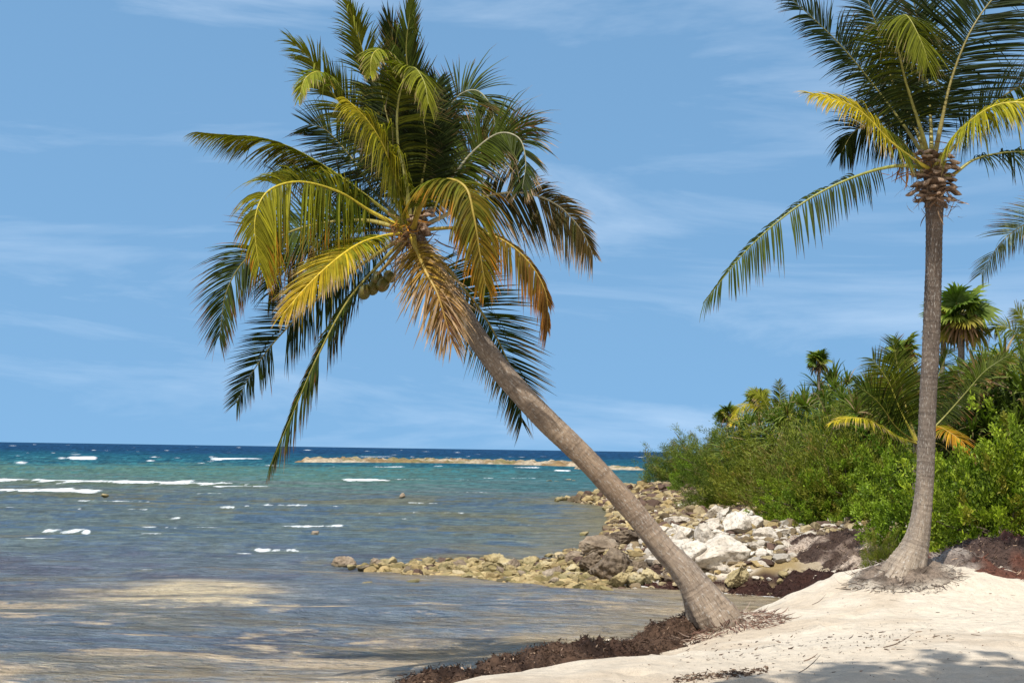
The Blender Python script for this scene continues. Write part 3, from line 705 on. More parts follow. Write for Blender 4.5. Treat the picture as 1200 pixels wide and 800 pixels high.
link('crown_fibre', mk(v - o1, f, M_fibre, {'col': c}), palm1)
# root collar of thin dry roots
def roots(cx, cy, dep_fn, k, seed, pal, spread, lm, o):
    rg = R(seed)
    p, dr = [], []
    for _ in range(k):
        a = rg.uniform(0, 2 * math.pi); rr_ = spread * math.sqrt(rg.random())
        x = cx + rr_ * math.cos(a); y = cy + rr_ * math.sin(a)
        p.append((x, y, tz(x, y) + rg.uniform(.0, .10) * max(0, 1.2 - rr_ / spread))); dr.append((math.cos(a) + rg.normal() * .4, math.sin(a) + rg.normal() * .4, -.25 + .25 * rg.normal()))
    pc = np.array(pal)[rg.integers(0, len(pal), k)] * rg.uniform(.6, 1.2, (k, 1))
    v, f, c = strips(np.array(p), np.array(dr), lm * rg.uniform(.4, 1.2, k), rg.uniform(.005, .016, k), pc, seed + 1, .7, 3)
    return mk(v - o, f, M_fibre, {'col': c})
link('root_fringe', roots(b1[0] + .14, b1[1] - .1, None, 900, 9, [(.25, .15, .11), (.32, .24, .19), (.16, .09, .07)], .55, .16, o1), palm1)

# ================================================================== upright palm
base2 = hit(1060, 672)
d2 = base2[1]; o2 = at(1060, 672, d2)
palm2 = empty('coconut_palm', o2, 'tall upright coconut palm standing on the sand mound with a slim grey trunk', 'palm tree')
tr = [(1054, 690, 32), (1060, 671, 25), (1070, 647, 17.5), (1077, 622, 13.2), (1081, 595, 11.4), (1084, 562, 10.4), (1087, 480, 9.9), (1091, 400, 10), (1094, 320, 9.7), (1095, 262, 9.8), (1095, 230, 11), (1093, 205, 10), (1092, 188, 7)]
ctrl = [(*at(a, b, d2), px2m(r, d2)) for a, b, r in tr]
link('trunk', trunk_mesh(ctrl, o2, [(.36, .31, .26), (.3, .255, .215), (.2, .17, .148), (.17, .14, .122), (.15, .122, .105), (.14, .11, .092), (.13, .095, .075)], flare=.35, seed=12, ringamp=.045), palm2)
C2 = (1092, 200, 0)
fr2 = [
 ([C2, (1062, 194, -.1), (1020, 201, -.15), (950, 232, -.2), (882, 286, -.2), (825, 354, -.2)], dict(L=62, droop=1.1, pal=(SHADE_GREEN, GREEN, BRN), hint=(-.3, -.9, .4), n=48, wid=.04, tipdry=.15, sides=(1, .25), rach=(.3, .3, .06), t0=.2, aend=.25)),
 ([C2, (1076, 190, -.3), (1044, 166, -.7), (1002, 126, -1.0), (948, 109, -1.2)], dict(L=44, droop=.9, pal=(GREEN, YEL, DRY), hint=(-.1, -.8, .6), n=80, wid=.036, tipdry=.2, rach=(.5, .4, .05), aend=.3)),
 ([C2, (1072, 166, .0), (1030, 108, .1), (982, 50, .1), (922, -6, .1)], dict(L=52, droop=.45, pal=(SHADE_GREEN, SHADE_GREEN, BRN), hint=(.1, -.9, .4), n=85, wid=.032, tipdry=.12, t0=.2, rach=(.2, .18, .04))),
 ([C2, (1080, 155, -.2), (1060, 90, -.3), (1050, 35, -.5), (1062, 18, -.9), (1084, 60, -1.1), (1088, 78, -1.1)], dict(L=66, droop=.7, pal=(SHADE_GREEN, LIME, DRY), hint=(-.3, -.6, .4), n=90, wid=.034, tipdry=.12, t0=.22, rach=(.25, .22, .05))),
 ([C2, (1102, 150, -.1), (1116, 90, -.1), (1140, 32, -.1), (1172, -10, 0), (1220, -45, .1)], dict(L=104, droop=.25, pal=SHADE_DK, hint=(-.3, -.9, .2), n=110, wid=.036, tipdry=.1, t0=.2, rach=(.3, .24, .07))),
 ([C2, (1106, 180, -.3), (1130, 148, -.7), (1172, 122, -1.0), (1228, 126, -1.2), (1275, 160, -1.2)], dict(L=66, droop=1.3, pal=(LIME, YEL, DRY), hint=(.1, -.6, .8), n=85, wid=.036, tipdry=.15, rach=(.45, .38, .06))),
 ([C2, (1112, 206, 0), (1142, 187, 0), (1192, 178, 0), (1242, 186, 0), (1295, 216, 0)], dict(L=56, droop=1.1, pal=(SHADE_GREEN, GREEN, BRN), hint=(.1, -.4, .9), n=75, wid=.032, tipdry=.15, t0=.28, rach=(.3, .27, .06))),
 ([C2, (1118, 172, .3), (1156, 128, .5), (1210, 95, .6), (1270, 90, .6)], dict(L=70, droop=.7, pal=(SHADE_GREEN, GREEN, BRN), hint=(-.1, .5, .8), n=85, wid=.034, tipdry=.1, t0=.25)),
 ([C2, (1090, 130, .3), (1082, 60, .5), (1066, -20, .6)], dict(L=74, droop=.2, pal=SHADE_DK, hint=(.1, .9, .1), n=95, wid=.034, tipdry=.1, t0=.2)),
 ([C2, (1070, 180, .4), (1034, 150, .7), (1004, 152, .9), (985, 180, .9)], dict(L=60, droop=.9, pal=SHADE_DK, hint=(0, .5, .8), n=80, wid=.032, tipdry=.12, t0=.25)),
 ([C2, (1072, 150, .3), (1046, 96, .5), (1030, 40, .5), (1012, -15, .5)], dict(L=66, droop=.35, pal=SHADE_DK, hint=(.2, .8, .3), n=85, wid=.034, tipdry=.1, t0=.22)),
]
add_fronds(palm2, o2, d2, fr2, 300)
# woody leaf bases round the crown shaft
def leaf_base_mesh(seed):
    rg = R(seed)
    n, mm = 9, 5
    t = np.linspace(0, 1, n)[:, None]; s = np.linspace(-1, 1, mm)[None]
    w = .11 * (1 - .75 * t ** 1.3)
    x = s * w; y = -.03 - .22 * t ** 1.4 + .04 * s ** 2; z = .24 * t - .16 * t ** 3 + .0 * s
    V = np.stack([x + 0 * t, y + 0 * x, z + 0 * x], -1)
    back = V + np.array([0, .03, -.012])
    VV = np.concatenate([V.reshape(-1, 3), back.reshape(-1, 3)])
    VV += rg.normal(0, .004, VV.shape)
    f1 = gridfaces(n, mm); f2 = gridfaces(n, mm)[:, ::-1] + n * mm
    idx = np.arange(n * mm).reshape(n, mm)
    rim = np.concatenate([idx[:, 0], idx[-1, 1:], idx[::-1, -1][1:], idx[0, ::-1][1:-1]])
    r2 = np.roll(rim, -1)
    f3 = np.stack([rim, r2, r2 + n * mm, rim + n * mm], -1)
    cc = mixc(np.array([.2, .125, .08]), np.array([.34, .24, .17]), np.clip(np.tile(t, (1, mm)).ravel() + rg.normal(0, .15, n * mm), 0, 1))
    return mk(VV, np.concatenate([f1, f2, f3]), M_fibre, {'col': np.concatenate([cc, cc * .7])})
lb = [leaf_base_mesh(k) for k in range(5)]
rg = R(77)
for ring_, (yp, cnt, rad) in enumerate([(242, 9, 10), (232, 10, 12), (222, 10, 13), (211, 10, 13), (201, 8, 12), (190, 6, 9)]):
    for k in range(cnt):
        a = 2 * math.pi * (k + .5 * (ring_ % 2) + rg.uniform(-.2, .2)) / cnt
        c = at(1094, yp, d2) - o2
        rm = px2m(rad * .35, d2)
        o = link('leaf_base', lb[rg.integers(0, 5)], palm2)
        o.location = (c[0] + math.sin(a) * rm, c[1] - math.cos(a) * rm, c[2])
        o.rotation_euler = (rg.uniform(-.35, .3), rg.uniform(-.25, .25), a); q = rg.uniform(.8, 1.15); o.scale = (q, q, q)
for k in range(16):                                        # dark dry leaf bases in the heart of the leaning crown
    a_ = k * 2.4; c_ = at(486 + 9 * math.cos(a_), 276 - 8 + 10 * math.sin(a_ * .7), d1 + .05 * math.sin(a_)) - o1
    o = link('leaf_base', lb[k % 5], palm1); o.location = c_
    o.rotation_euler = (rg.uniform(-.6, .2), rg.uniform(-.9, .1), a_); q = rg.uniform(.7, 1.1); o.scale = (q, q, q)
v, f, c = join([fibre_skirt(1094, 232, d2 - .02, 130, 13, 18, 15, [BRN, DRY, (.16, .1, .07)]), fibre_skirt(1072, 190, d2 - .1, 60, 14, 22, 16, [BRN, ORG])])
link('crown_fibre', mk(v - o2, f, M_fibre, {'col': c}), palm2)
# root mass: low lumpy skirt
nu, nv = 90, 26
a = np.linspace(0, 2 * np.pi, nu, endpoint=False); rr_ = np.linspace(0.12, .56, nv)
A_, R_ = np.meshgrid(a, rr_)
rx = o2[0] - .03 + R_ * np.cos(A_) * 1.12; ry = d2 + R_ * np.sin(A_)
rz = terrain(rx, ry) + .13 * np.maximum(0, 1 - (R_ - .12) / .46) ** .8 * (1 + .25 * fbm(np.cos(A_) * 2 + 4, np.sin(A_) * 2, seed=8)) + .022 * fbm(rx * 11, ry * 11, seed=10) * (1 - ss(.4, .56, R_)) - .012 - .02 * ss(.45, .56, R_)
cc = mixc(np.array([.2, .155, .12]), np.array([.09, .068, .052]), ss(-.3, .5, fbm(rx * 12, ry * 12, seed=13)))
cc = mixc(cc, sand * .62, ss(.34, .56, R_ + .06 * fbm(rx * 6, ry * 6, seed=14)) * .8)
link('root_mass', mk(np.stack([rx, ry, rz], -1).reshape(-1, 3) - o2, gridfaces(nv, nu, True), M_fibre, {'col': cc.reshape(-1, 3)}), palm2)
link('root_fringe', roots(o2[0] - .03, d2 - .05, None, 700, 19, [(.22, .18, .15), (.34, .28, .23), (.15, .12, .1)], .62, .16, o2), palm2)

# ---- palm made from scratch round a crown point (used beyond the frame edge and in the bushes)
def scratch_palm(name, foot, crown, nfr, Lf, Lm, seed, label, r=.11, pals=((GREEN, GREEN, BRN),), elev=(-.3, 1.2), trunk=True, droopf=1.0, n=60, wid=.034, azs=None, group=None, tipdry=.15, cat='palm tree'):
    rg = R(seed); foot = np.array(foot, float); crown = np.array(crown, float)
    root = empty(name, foot, label, cat, group)
    if trunk:
        ctrl = [(*(foot + (crown - foot) * t + np.array([.12 * math.sin(t * 3), 0, 0])), rr) for t, rr in ((-.04, r * 1.9), (.03, r * 1.5), (.12, r * 1.05), (.5, r * .95), (.97, r * .9), (1.02, r * .6))]
        link('trunk', trunk_mesh(ctrl, foot, [(.26, .22, .18), (.2, .165, .14)], seed=seed, rings=200, sides=20), root)
    for k in range(nfr):
        az = (k * 2.399 + rg.uniform(-.3, .3)) if azs is None else azs[k]
        e0 = elev[0] + (elev[1] - elev[0]) * (k + .5) / nfr
        dv = np.array([math.cos(az), math.sin(az), 0])
        pts = [crown]; cur = crown.copy(); e = e0 + .35
        for q in range(6):
            cur = cur + (dv * math.cos(e) + np.array([0, 0, math.sin(e)])) * Lf / 6 * rg.uniform(.9, 1.1)
            e -= (.14 + .12 * q / 5) * droopf * rg.uniform(.7, 1.3); pts.append(cur)
        hint = dv * -math.sin(e0) + np.array([0, 0, math.cos(e0)])
        link('frond', frond_mesh(pts, Lm, foot, n=n, droop=.7 * rg.uniform(.6, 1.4), pal=pals[k % len(pals)], hint=hint, seed=seed * 31 + k, wid=wid, tipdry=tipdry), root)
    return root
# palm standing just past the right frame edge, one frond reaching in
c3 = at(1432, 262, 17.5); f3 = np.array([c3[0] + .3, 17.3, 0]); f3[2] = tz(f3[0], f3[1])
p3 = scratch_palm('coconut_palm', f3, c3, 14, 2.1, .55, 41, 'coconut palm beyond the sand mound with a single grey green frond reaching in', pals=((GREEN, GREEN, BRN), (SHADE_GREEN, LIME, BRN)), elev=(-.5, 1.2))
P3 = [np.array(c3), at(1360, 238, 17.3), at(1270, 240, 17.1), at(1215, 256, 17.0), at(1175, 282, 17.0), at(1150, 322, 17.0)]
link('frond', frond_mesh(P3, px2m(50, 17), f3, n=95, droop=.25, pal=((.1, .13, .05), (.12, .14, .07), BRN), hint=(-.2, -.8, .5), seed=77, wid=.026, tipdry=.25), p3)

# ================================================================== shrubs
def leaves_mesh(centers, dirs, n_per, ln, wd, spread, back, cols, seed, up=.3, cj=.25):
    rg = R(seed); k = len(centers) * n_per
    c = np.repeat(centers, n_per, 0); d0 = np.repeat(dirs, n_per, 0); cc = np.repeat(cols, n_per, 0)
    p = c - d0 * (rg.random((k, 1)) * back) + rg.standard_normal((k, 3)) * back * .18
    d = unit(d0 + spread * rg.standard_normal((k, 3)) + np.array([0, 0, up]))
    s = unit(np.cross(d, rg.standard_normal((k, 3))))
    L = ln * (.6 + .7 * rg.random((k, 1))); W = wd * (.7 + .5 * rg.random((k, 1)))
    nrm = np.cross(d, s)
    V = np.stack([p, p + d * L * .55 + s * W * .5, p + d * L - nrm * L * .12, p + d * L * .55 - s * W * .5], 1).reshape(-1, 3)
    Fq = np.arange(k * 4).reshape(-1, 4)
    cc = np.clip(cc * (1 + cj * rg.standard_normal((k, 1))), .004, .8)
    return V, Fq, np.repeat(cc, 4, 0)
def dome(n, seed, rx, rz, lump=.3, inner=.55):
    rg = R(seed)
    d = unit(rg.standard_normal((n, 3))); d[:, 2] = np.abs(d[:, 2]) * 1.0 - .12
    d = unit(d)
    rad = 1 + lump * 1.25 * fbm(d[:, 0] * 2.9 + seed, d[:, 1] * 2.9, d[:, 2] * 2.9 + 7.7, seed=seed, o=3)
    f = inner + (1 - inner) * rg.random(n) ** .6
    P = d * (rad * f)[:, None] * np.array([rx, rx, rz])
    P[:, 2] += .1 * rz
    return P, d, f
def stems_mesh(P, seed, r0=.035, k=26):
    rg = R(seed); parts = []
    for i in rg.choice(len(P), k, replace=False):
        e = P[i] * .92; b = np.array([rg.normal() * .12, rg.normal() * .12, -.1])
        m_ = (b + e) / 2 + np.array([rg.normal() * .12, rg.normal() * .12, .1])
        s, _ = spline(np.array([b, m_, e]), 7)
        v, f = tube(s, np.linspace(r0, r0 * .25, 7), 5)
        parts.append((v, f, np.tile((.11, .085, .06), (len(v), 1))))
    v, f, c = join(parts)
    return mk(v, f, M_fibre, {'col': c}, name='stem')
def tmpl(kind, seed):
    rg = R(seed)
    if kind == 'feathery':
        P, d, f = dome(560, seed, 1.2, 1.6, .5, .42)
        dd = unit(d * .55 + np.array([0, 0, .75]) + .35 * rg.standard_normal(d.shape))
        base = mixc(np.array([.075, .115, .012]), np.array([.175, .205, .026]), rg.random(len(P)))
        base = mixc(base, np.array([.26, .19, .07]), (rg.random(len(P)) < .12) * .7)
        return leaves_mesh(P, dd, 46, .1, .017, .5, .3, base, seed, .2), P
    if kind == 'broad':
        P, d, f = dome(560, seed, 1.2, 1.2, .5, .42)
        dd = unit(d * .8 + np.array([0, 0, .5]) + .3 * rg.standard_normal(d.shape))
        base = mixc(np.array([.06, .115, .009]), np.array([.2, .29, .02]), rg.random(len(P)) ** 1.2)
        base = mixc(base, np.array([.2, .18, .03]), (rg.random(len(P)) < .06) * .6)
        return leaves_mesh(P, dd, 60, .062, .030, .65, .16, base, seed, .2), P
    if kind == 'strap':
        P, d, f = dome(46, seed, 1.15, 1.0, .3, .6)
        parts = []
        for i, (p, q) in enumerate(zip(P, d)):
            k = 36
            dr = unit(unit(q + np.array([0, 0, .6])) + .75 * rg.standard_normal((k, 3)))
            c0 = mixc(np.array([.07, .11, .012]), np.array([.2, .24, .045]), rg.random(k))
            c0[rg.random(k) < .12] = (.28, .2, .1)
            rg2 = R(seed * 100 + i)
            L = rg2.uniform(.3, .62, k); W = rg2.uniform(.025, .045, k)
            pts = [np.tile(p, (k, 1))]; cur = pts[0]
            for s_i in range(4):
                dr = unit(dr + np.array([0, 0, -.28 * s_i * rg2.random()])); cur = cur + dr * (L / 4)[:, None]; pts.append(cur)
            pts = np.stack(pts, 1)
            sv = unit(np.cross(dr, np.array([0, 0, 1.0]) + .4 * rg2.standard_normal((k, 3))))
            wp = np.array([.6, 1, .9, .6, .05])
            o_ = sv[:, None] * (W[:, None] * wp)[..., None] * .5
            VV = np.stack([pts - o_, pts + o_], 2).reshape(-1, 3)
            A = np.arange(k)[:, None] * 10 + np.arange(4)[None] * 2
            parts.append((VV, np.stack([A, A + 1, A + 3, A + 2], -1).reshape(-1, 4), np.repeat(c0, 10, 0)))
        # small filler leaves between the rosettes
        P2, d2_, _ = dome(150, seed + 50, 1.05, .9, .3, .4)
        parts.append(leaves_mesh(P2, d2_, 26, .16, .03, .7, .2, np.tile((.045, .07, .012), (len(P2), 1)), seed, .2))
        return join(parts), P
TM = {}
for kind in ('feathery', 'broad', 'strap'):
    TM[kind] = []
    for k in range(3):
        (v, f, c), P = tmpl(kind, 500 + k * 7 + len(kind))
        TM[kind].append((mk(v, f, M_leaf, {'col': c}, False, name='foliage'), stems_mesh(P, 40 + k)))
rgS = R(2024)
def shrub(kind, x, y, sx, sz, label, group=None, dz=-.08):
    me_, st_ = TM[kind][rgS.integers(0, 3)]
    r = empty({'feathery': 'feathery_shrub', 'broad': 'broadleaf_shrub', 'strap': 'strap_leaf_shrub'}[kind], (x, y, tz(x, y) + dz), label, 'shrub', group)
    r.rotation_euler = (0, 0, rgS.uniform(0, 6.28)); k_ = 1.0 if kind == 'strap' else .9
    r.scale = (sx * k_, sx * k_ * rgS.uniform(.9, 1.1), sz)
    link('foliage', me_, r); link('stem', st_, r)
    return r
def xat(px, d): return float(ray(px, 530)[0] * d)
SH = [
 # kind, px, depth, width scale, height scale, label
 ('feathery', 792, 74, 1.7, .98, 'olive feathery shrub at the seaward tip of the green bank', None),
 ('feathery', 820, 66, 1.45, .98, 'olive feathery shrub second from the seaward tip, behind the rubble beach', None),
 ('broad', 812, 60, 1.05, 1.05, 'rounded light green leafy shrub beside the rubble beach', None),
 ('feathery', 862, 50, 1.6, .92, 'tall olive feathery shrub below the small fan palms', None),
 ('feathery', 848, 44, 1.1, .85, 'low olive feathery shrub just behind the white boulders', None),
 ('feathery', 905, 41, 1.6, 1.05, 'wide olive feathery shrub behind the white boulder pile', None),
 ('feathery', 955, 35, 1.5, 1.1, 'tall golden olive feathery shrub above the bright green bush', None),
 ('feathery', 1010, 31, 1.4, 1.15, 'olive feathery shrub under the young palm fronds', None),
 ('broad', 932, 33.5, .85, .8, 'low bright green bush at the end of the white boulders', None),
 ('broad', 972, 31, 1.0, 1.15, 'bright green leafy bush above the pale sand bank', None),
 ('broad', 1022, 30, .95, 1.05, 'bright green bush left of the upright palm trunk', None),
 ('broad', 1070, 28, 1.0, 1.2, 'green bush directly behind the upright palm trunk', None),
 ('feathery', 1034, 23.4, .32, .4, 'small yellowing sprig of shrub hanging over the seaweed beside the upright palm', None),
 ('broad', 1120, 24, 1.1, 1.2, 'bright green bush right of the upright palm trunk', None),
 ('broad', 1178, 22, 1.3, 1.35, 'large bright green bush over the seaweed heap at the frame edge', None),
 ('broad', 1250, 22, 1.3, 1.2, 'leafy green bush partly beyond the frame edge', None),
 ('broad', 1090, 30, 1.3, 1.3, 'shaded green bush behind the upright palm and below the fan palm', None),
 ('strap', 1165, 27, 1.3, 1.15, 'strap leaved bush in deep shade above the large bright green bush', None),
 ('strap', 1212, 27, 1.4, 1.45, 'tall strap leaved bush at the frame edge below the feathery palm fronds', None),
 ('strap', 1130, 31, 1.3, 1.0, 'bushy strap leaved plant around the foot of the tall fan palm', None),
 ('strap', 1060, 35, 1.5, 1.3, 'strap leaved bush behind the young palm', None),
 ('strap', 1010, 38, 1.5, 1.35, 'strap leaved bush on the dune crest left of the young palm', None),
 ('strap', 965, 42, 1.6, 1.35, 'strap leaved bush on the dune slope below the lone little fan palm', None),
 ('strap', 925, 46, 1.5, 1.3, 'strap leaved bush right of the pair of small fan palms', None),
 ('strap', 985, 48, 1.6, 1.5, 'pale strap leaved bush on the dune crest behind the others', None),
 ('feathery', 880, 56, 1.5, 1.1, 'olive feathery shrub at the foot of the pair of small fan palms', None),
 ('strap', 1045, 44, 1.6, 1.2, 'far strap leaved bush peeping over the dune crest behind the young palm', None),
 ('strap', 1175, 36, 1.6, 1.1, 'strap leaved bush on the dune crest right of the tall fan palm', None),
 ('strap', 1235, 34, 1.7, 1.3, 'strap leaved bush on the dune crest at the frame edge', None),
 ('strap', 1095, 40, 1.7, 1.1, 'strap leaved bush on the dune crest behind the upright palm trunk', None),
 ('feathery', 850, 62, 1.5, .95, 'olive feathery shrub on the far slope among the others', None),
 ('broad', 1310, 26, 1.6, 1.4, 'leafy green bush beyond the frame edge', None),
]
for kd, px, d, sx, sz, lab, grp in SH:
    shrub(kd, xat(px, d), d, sx, sz, lab, grp)

# fan palms
def fan_leaf(p, d, nrm, r, rg, c0, c1, k=26, droop=.25):
    side = unit(np.cross(d, nrm))
    a = np.linspace(-2.2, 2.2, k) + rg.normal(0, .03, k)
    dr = np.cos(a)[:, None] * d + np.sin(a)[:, None] * side
    L = r * (1 - .18 * np.abs(a) / 2.2) * rg.uniform(.88, 1.05, k)
    pts = [np.tile(p, (k, 1))]; cur = pts[0]
    for q in range(3):
        dd = unit(dr + np.array([0, 0, -droop * q]) + .1 * nrm * (1 - q)); cur = cur + dd * (L / 3)[:, None]; pts.append(cur)
    pts = np.stack(pts, 1)
    wv = unit(np.cross(dr, nrm) + .5 * rg.choice([-1, 1], (k, 1)) * nrm)
    wp = np.array([.25, 1, .8, .04]) * r * (.075 if k > 12 else .05)
    o_ = wv[:, None] * wp[None, :, None]
    V = np.stack([pts - o_, pts + o_], 2).reshape(-1, 3)
    A = np.arange(k)[:, None] * 8 + np.arange(3)[None] * 2
    Fq = np.stack([A, A + 1, A + 3, A + 2], -1).reshape(-1, 4)
    cc = mixc(c0, c1, np.linspace(0, 1, 4)) * rg.uniform(.75, 1.25)
    cc = np.tile(np.repeat(cc, 2, 0), (k, 1)) * rg.uniform(.8, 1.2, (len(V), 1))
    return V, Fq, cc
def fan_palm(px, py, d, rpx, label, seed, dead=8, live=22, foot_py=None, group=None):
    rg = R(seed)
    c = at(px, py, d); f = np.array([c[0] + rg.normal() * .1, d, 0]); f[2] = tz(f[0], f[1])
    r = px2m(rpx, d)
    root = empty('fan_palm', f, label, 'fan palm', group)
    rt = max(.035, r * .1)
    ctrl = [(*(f + (c - f) * t), rt * q) for t, q in ((-.03, 1.2), (.3, 1), (.7, .95), (1, .9))]
    link('trunk', trunk_mesh(ctrl, f, [(.25, .22, .19), (.2, .17, .14)], rings=120, sides=14, seed=seed), root)
    for k in range(live + dead):
        az = k * 2.4 + rg.uniform(-.3, .3)
        if k < live:
            e = -.75 + 2.1 * (k / live) ** .9 + rg.uniform(-.15, .15)
            c0, c1 = np.array([.05, .095, .012]), np.array([.17, .22, .03]); dp = .3
            if k < 4: c1 = np.array([.34, .27, .04])
        else:
            e = rg.uniform(-1.45, -.6); c0, c1 = np.array([.10, .06, .03]), np.array([.28, .18, .10]); dp = .7
        d_ = np.array([math.cos(az) * math.cos(e), math.sin(az) * math.cos(e), math.sin(e)])
        n_ = np.array([-math.cos(az) * math.sin(e), -math.sin(az) * math.sin(e), math.cos(e)])
        tw = rg.uniform(-1.0, 1.0); sd_ = np.cross(d_, n_); n_ = n_ * math.cos(tw) + sd_ * math.sin(tw)
        stalk = rg.uniform(.3, .5) * r
        p = c + d_ * stalk
        v, ff, cc = fan_leaf(p, d_, n_, r * rg.uniform(.68, .95), rg, c0, c1, droop=dp, k=25 if k < live else 12)
        sv, sf = tube(np.linspace(c, p, 3), .012 + .006 * r, 5)
        v2, f2, c2 = join([(v, ff, cc), (sv, sf, np.tile((.2, .18, .05), (len(sv), 1)))])
        link('leaf' if k < live else 'dead_leaf', mk(v2 - f, f2, M_leaf, {'col': c2}, False, name='leaf'), root)
    return root
fan_palm(1127, 368, 30, 40, 'tall fan palm with brown hanging dead leaves beside the upright coconut trunk', 61, 8, 15)
fan_palm(1106, 378, 34, 30, 'darker fan palm half hidden behind the upright coconut trunk', 62, 6, 11)
fan_palm(959, 424, 47, 17, 'lone little fan palm standing clear of the dune crest', 63, 6, 12)
fan_palm(889, 470, 52, 19, 'small fan palm with brown skirt between two others on the dune', 64, 6, 11)
fan_palm(853, 485, 56, 15, 'leftmost small fan palm on the dune, nearest the sea', 65, 3, 11)
fan_palm(1058, 414, 34, 24, 'stubby fan palm at the top of the dune left of the upright trunk', 66, 3, 14)
# young coconut palms with fronds drawn from the photo
def young(px, py, d, specs, label, seed):
    f = np.array([*at(px, py, d)]); g = f.copy(); g[2] = tz(f[0], f[1])
    root = empty('young_coconut_palm', g, label, 'palm tree')
    sp, _ = spline(np.array([g - [0, 0, .1], (g + f) / 2 + [.03, 0, 0], f + [0, 0, .05]]), 20)
    link('trunk', trunk_mesh([(*g, .14), (*((g + f) / 2), .1), (*(f + [0, 0, .06]), .07)], g, [(.2, .16, .12), (.16, .13, .09)], rings=60, sides=14, seed=seed), root)
    for i, (pts, kw) in enumerate(specs):
        kw = dict(kw); L = px2m(kw.pop('L'), d)
        link('frond', frond_mesh([f] + [at(a, b, d + c) for a, b, c in pts], L, g, seed=seed + i, **kw), root)
    return root
H1 = (-.2, -.8, .5)
young(1075, 520, 26, [
 ([(1055, 480, -.1), (1040, 445, -.2), (1022, 420, -.3)], dict(L=42, droop=.4, pal=(GREEN, LIME, DRY), hint=H1, n=50, wid=.04, tipdry=.12, rach=(.4, .35, .05))),
 ([(1060, 470, .2), (1052, 430, .3), (1046, 398, .3)], dict(L=36, droop=.3, pal=(SHADE_GREEN, GREEN, BRN), hint=H1, n=50, wid=.04)),
 ([(1050, 500, -.5), (1028, 470, -.8), (1003, 450, -1)], dict(L=38, droop=.6, pal=(SHADE_GREEN, GREEN, BRN), hint=H1, n=50, wid=.04)),
 ([(1050, 510, -.5), (1018, 492, -1.0), (992, 490, -1.2), (972, 496, -1.3)], dict(L=24, droop=.9, pal=(LIME, YEL, DRY), hint=(0, -.4, .9), n=50, wid=.035, rach=(.5, .42, .08))),
 ([(1095, 500, -.4), (1112, 506, -.8), (1130, 520, -1), (1138, 536, -1.1)], dict(L=28, droop=.7, pal=(LIME, ORG, DRY), hint=(.2, -.7, .6), n=55, wid=.04, tipdry=.2)),
 ([(1105, 490, .0), (1130, 462, -.1), (1155, 434, -.2), (1185, 414, -.2)], dict(L=26, droop=.6, pal=(SHADE_GREEN, GREEN, BRN), hint=(-.1, -.7, .6), n=55, wid=.035, rach=(.3, .28, .08))),
 ([(1090, 480, .3), (1100, 440, .4), (1112, 410, .4)], dict(L=34, droop=.3, pal=(SHADE_GREEN, GREEN, BRN), hint=(.2, -.8, .3), n=50, wid=.035)),
 ([(1100, 520, -.3), (1120, 540, -.6), (1130, 570, -.7)], dict(L=30, droop=.6, pal=(SHADE_GREEN, GREEN, BRN), hint=(.2, -.7, .6), n=50, wid=.035)),
], 'young coconut palm low in the bushes with spreading yellow and orange fronds', 700)
young(906, 506, 50, [
 ([(910, 485, 0), (914, 465, 0), (912, 447, 0)], dict(L=16, droop=.3, pal=(GREEN, LIME, BRN), hint=(.3, -.9, 0), n=40, wid=.05)),
 ([(898, 485, 0), (882, 474, 0), (866, 478, 0), (858, 490, 0)], dict(L=18, droop=.9, pal=(LIME, YEL, DRY), hint=(0, -.5, .8), n=40, wid=.05)),
 ([(900, 478, 0), (892, 465, 0), (878, 458, 0)], dict(L=16, droop=.7, pal=(LIME, LIME, DRY), hint=(0, -.5, .8), n=40, wid=.05)),
 ([(918, 480, 0), (928, 468, 0), (940, 464, 0)], dict(L=16, droop=.7, pal=(LIME, BRN, DRY), hint=(0, -.5, .8), n=40, wid=.05)),
 ([(915, 492, 0), (925, 484, -.3), (936, 488, -.5)], dict(L=16, droop=.7, pal=(LIME, YEL, DRY), hint=(0, -.5, .8), n=40, wid=.05)),
 ([(890, 494, 0), (874, 490, -.3), (856, 497, -.5)], dict(L=16, droop=.7, pal=(LIME, YEL, DRY), hint=(0, -.5, .8), n=40, wid=.05)),
], 'small yellow green coconut palm on the dune beside the small fan palms', 730)
young(1212, 432, 30, [
 ([(1202, 410, 0), (1190, 390, 0), (1172, 382, 0), (1158, 392, 0)], dict(L=24, droop=.8, pal=((.12, .17, .05), LIME, BRN), hint=(0, -.6, .7), n=50, wid=.035)),
 ([(1208, 400, 0), (1200, 375, 0), (1190, 362, 0)], dict(L=26, droop=.5, pal=((.12, .17, .05), LIME, BRN), hint=(0, -.8, .4), n=50, wid=.035)),
 ([(1220, 400, 0), (1230, 372, 0), (1250, 360, 0)], dict(L=26, droop=.5, pal=(GREEN, LIME, BRN), hint=(0, -.8, .4), n=50, wid=.035)),
 ([(1195, 424, -.3), (1176, 414, -.5), (1152, 422, -.6)], dict(L=24, droop=.8, pal=(GREEN, LIME, BRN), hint=(0, -.5, .8), n=50, wid=.035)),
], 'pale feathery palm on the dune crest at the frame edge', 760)

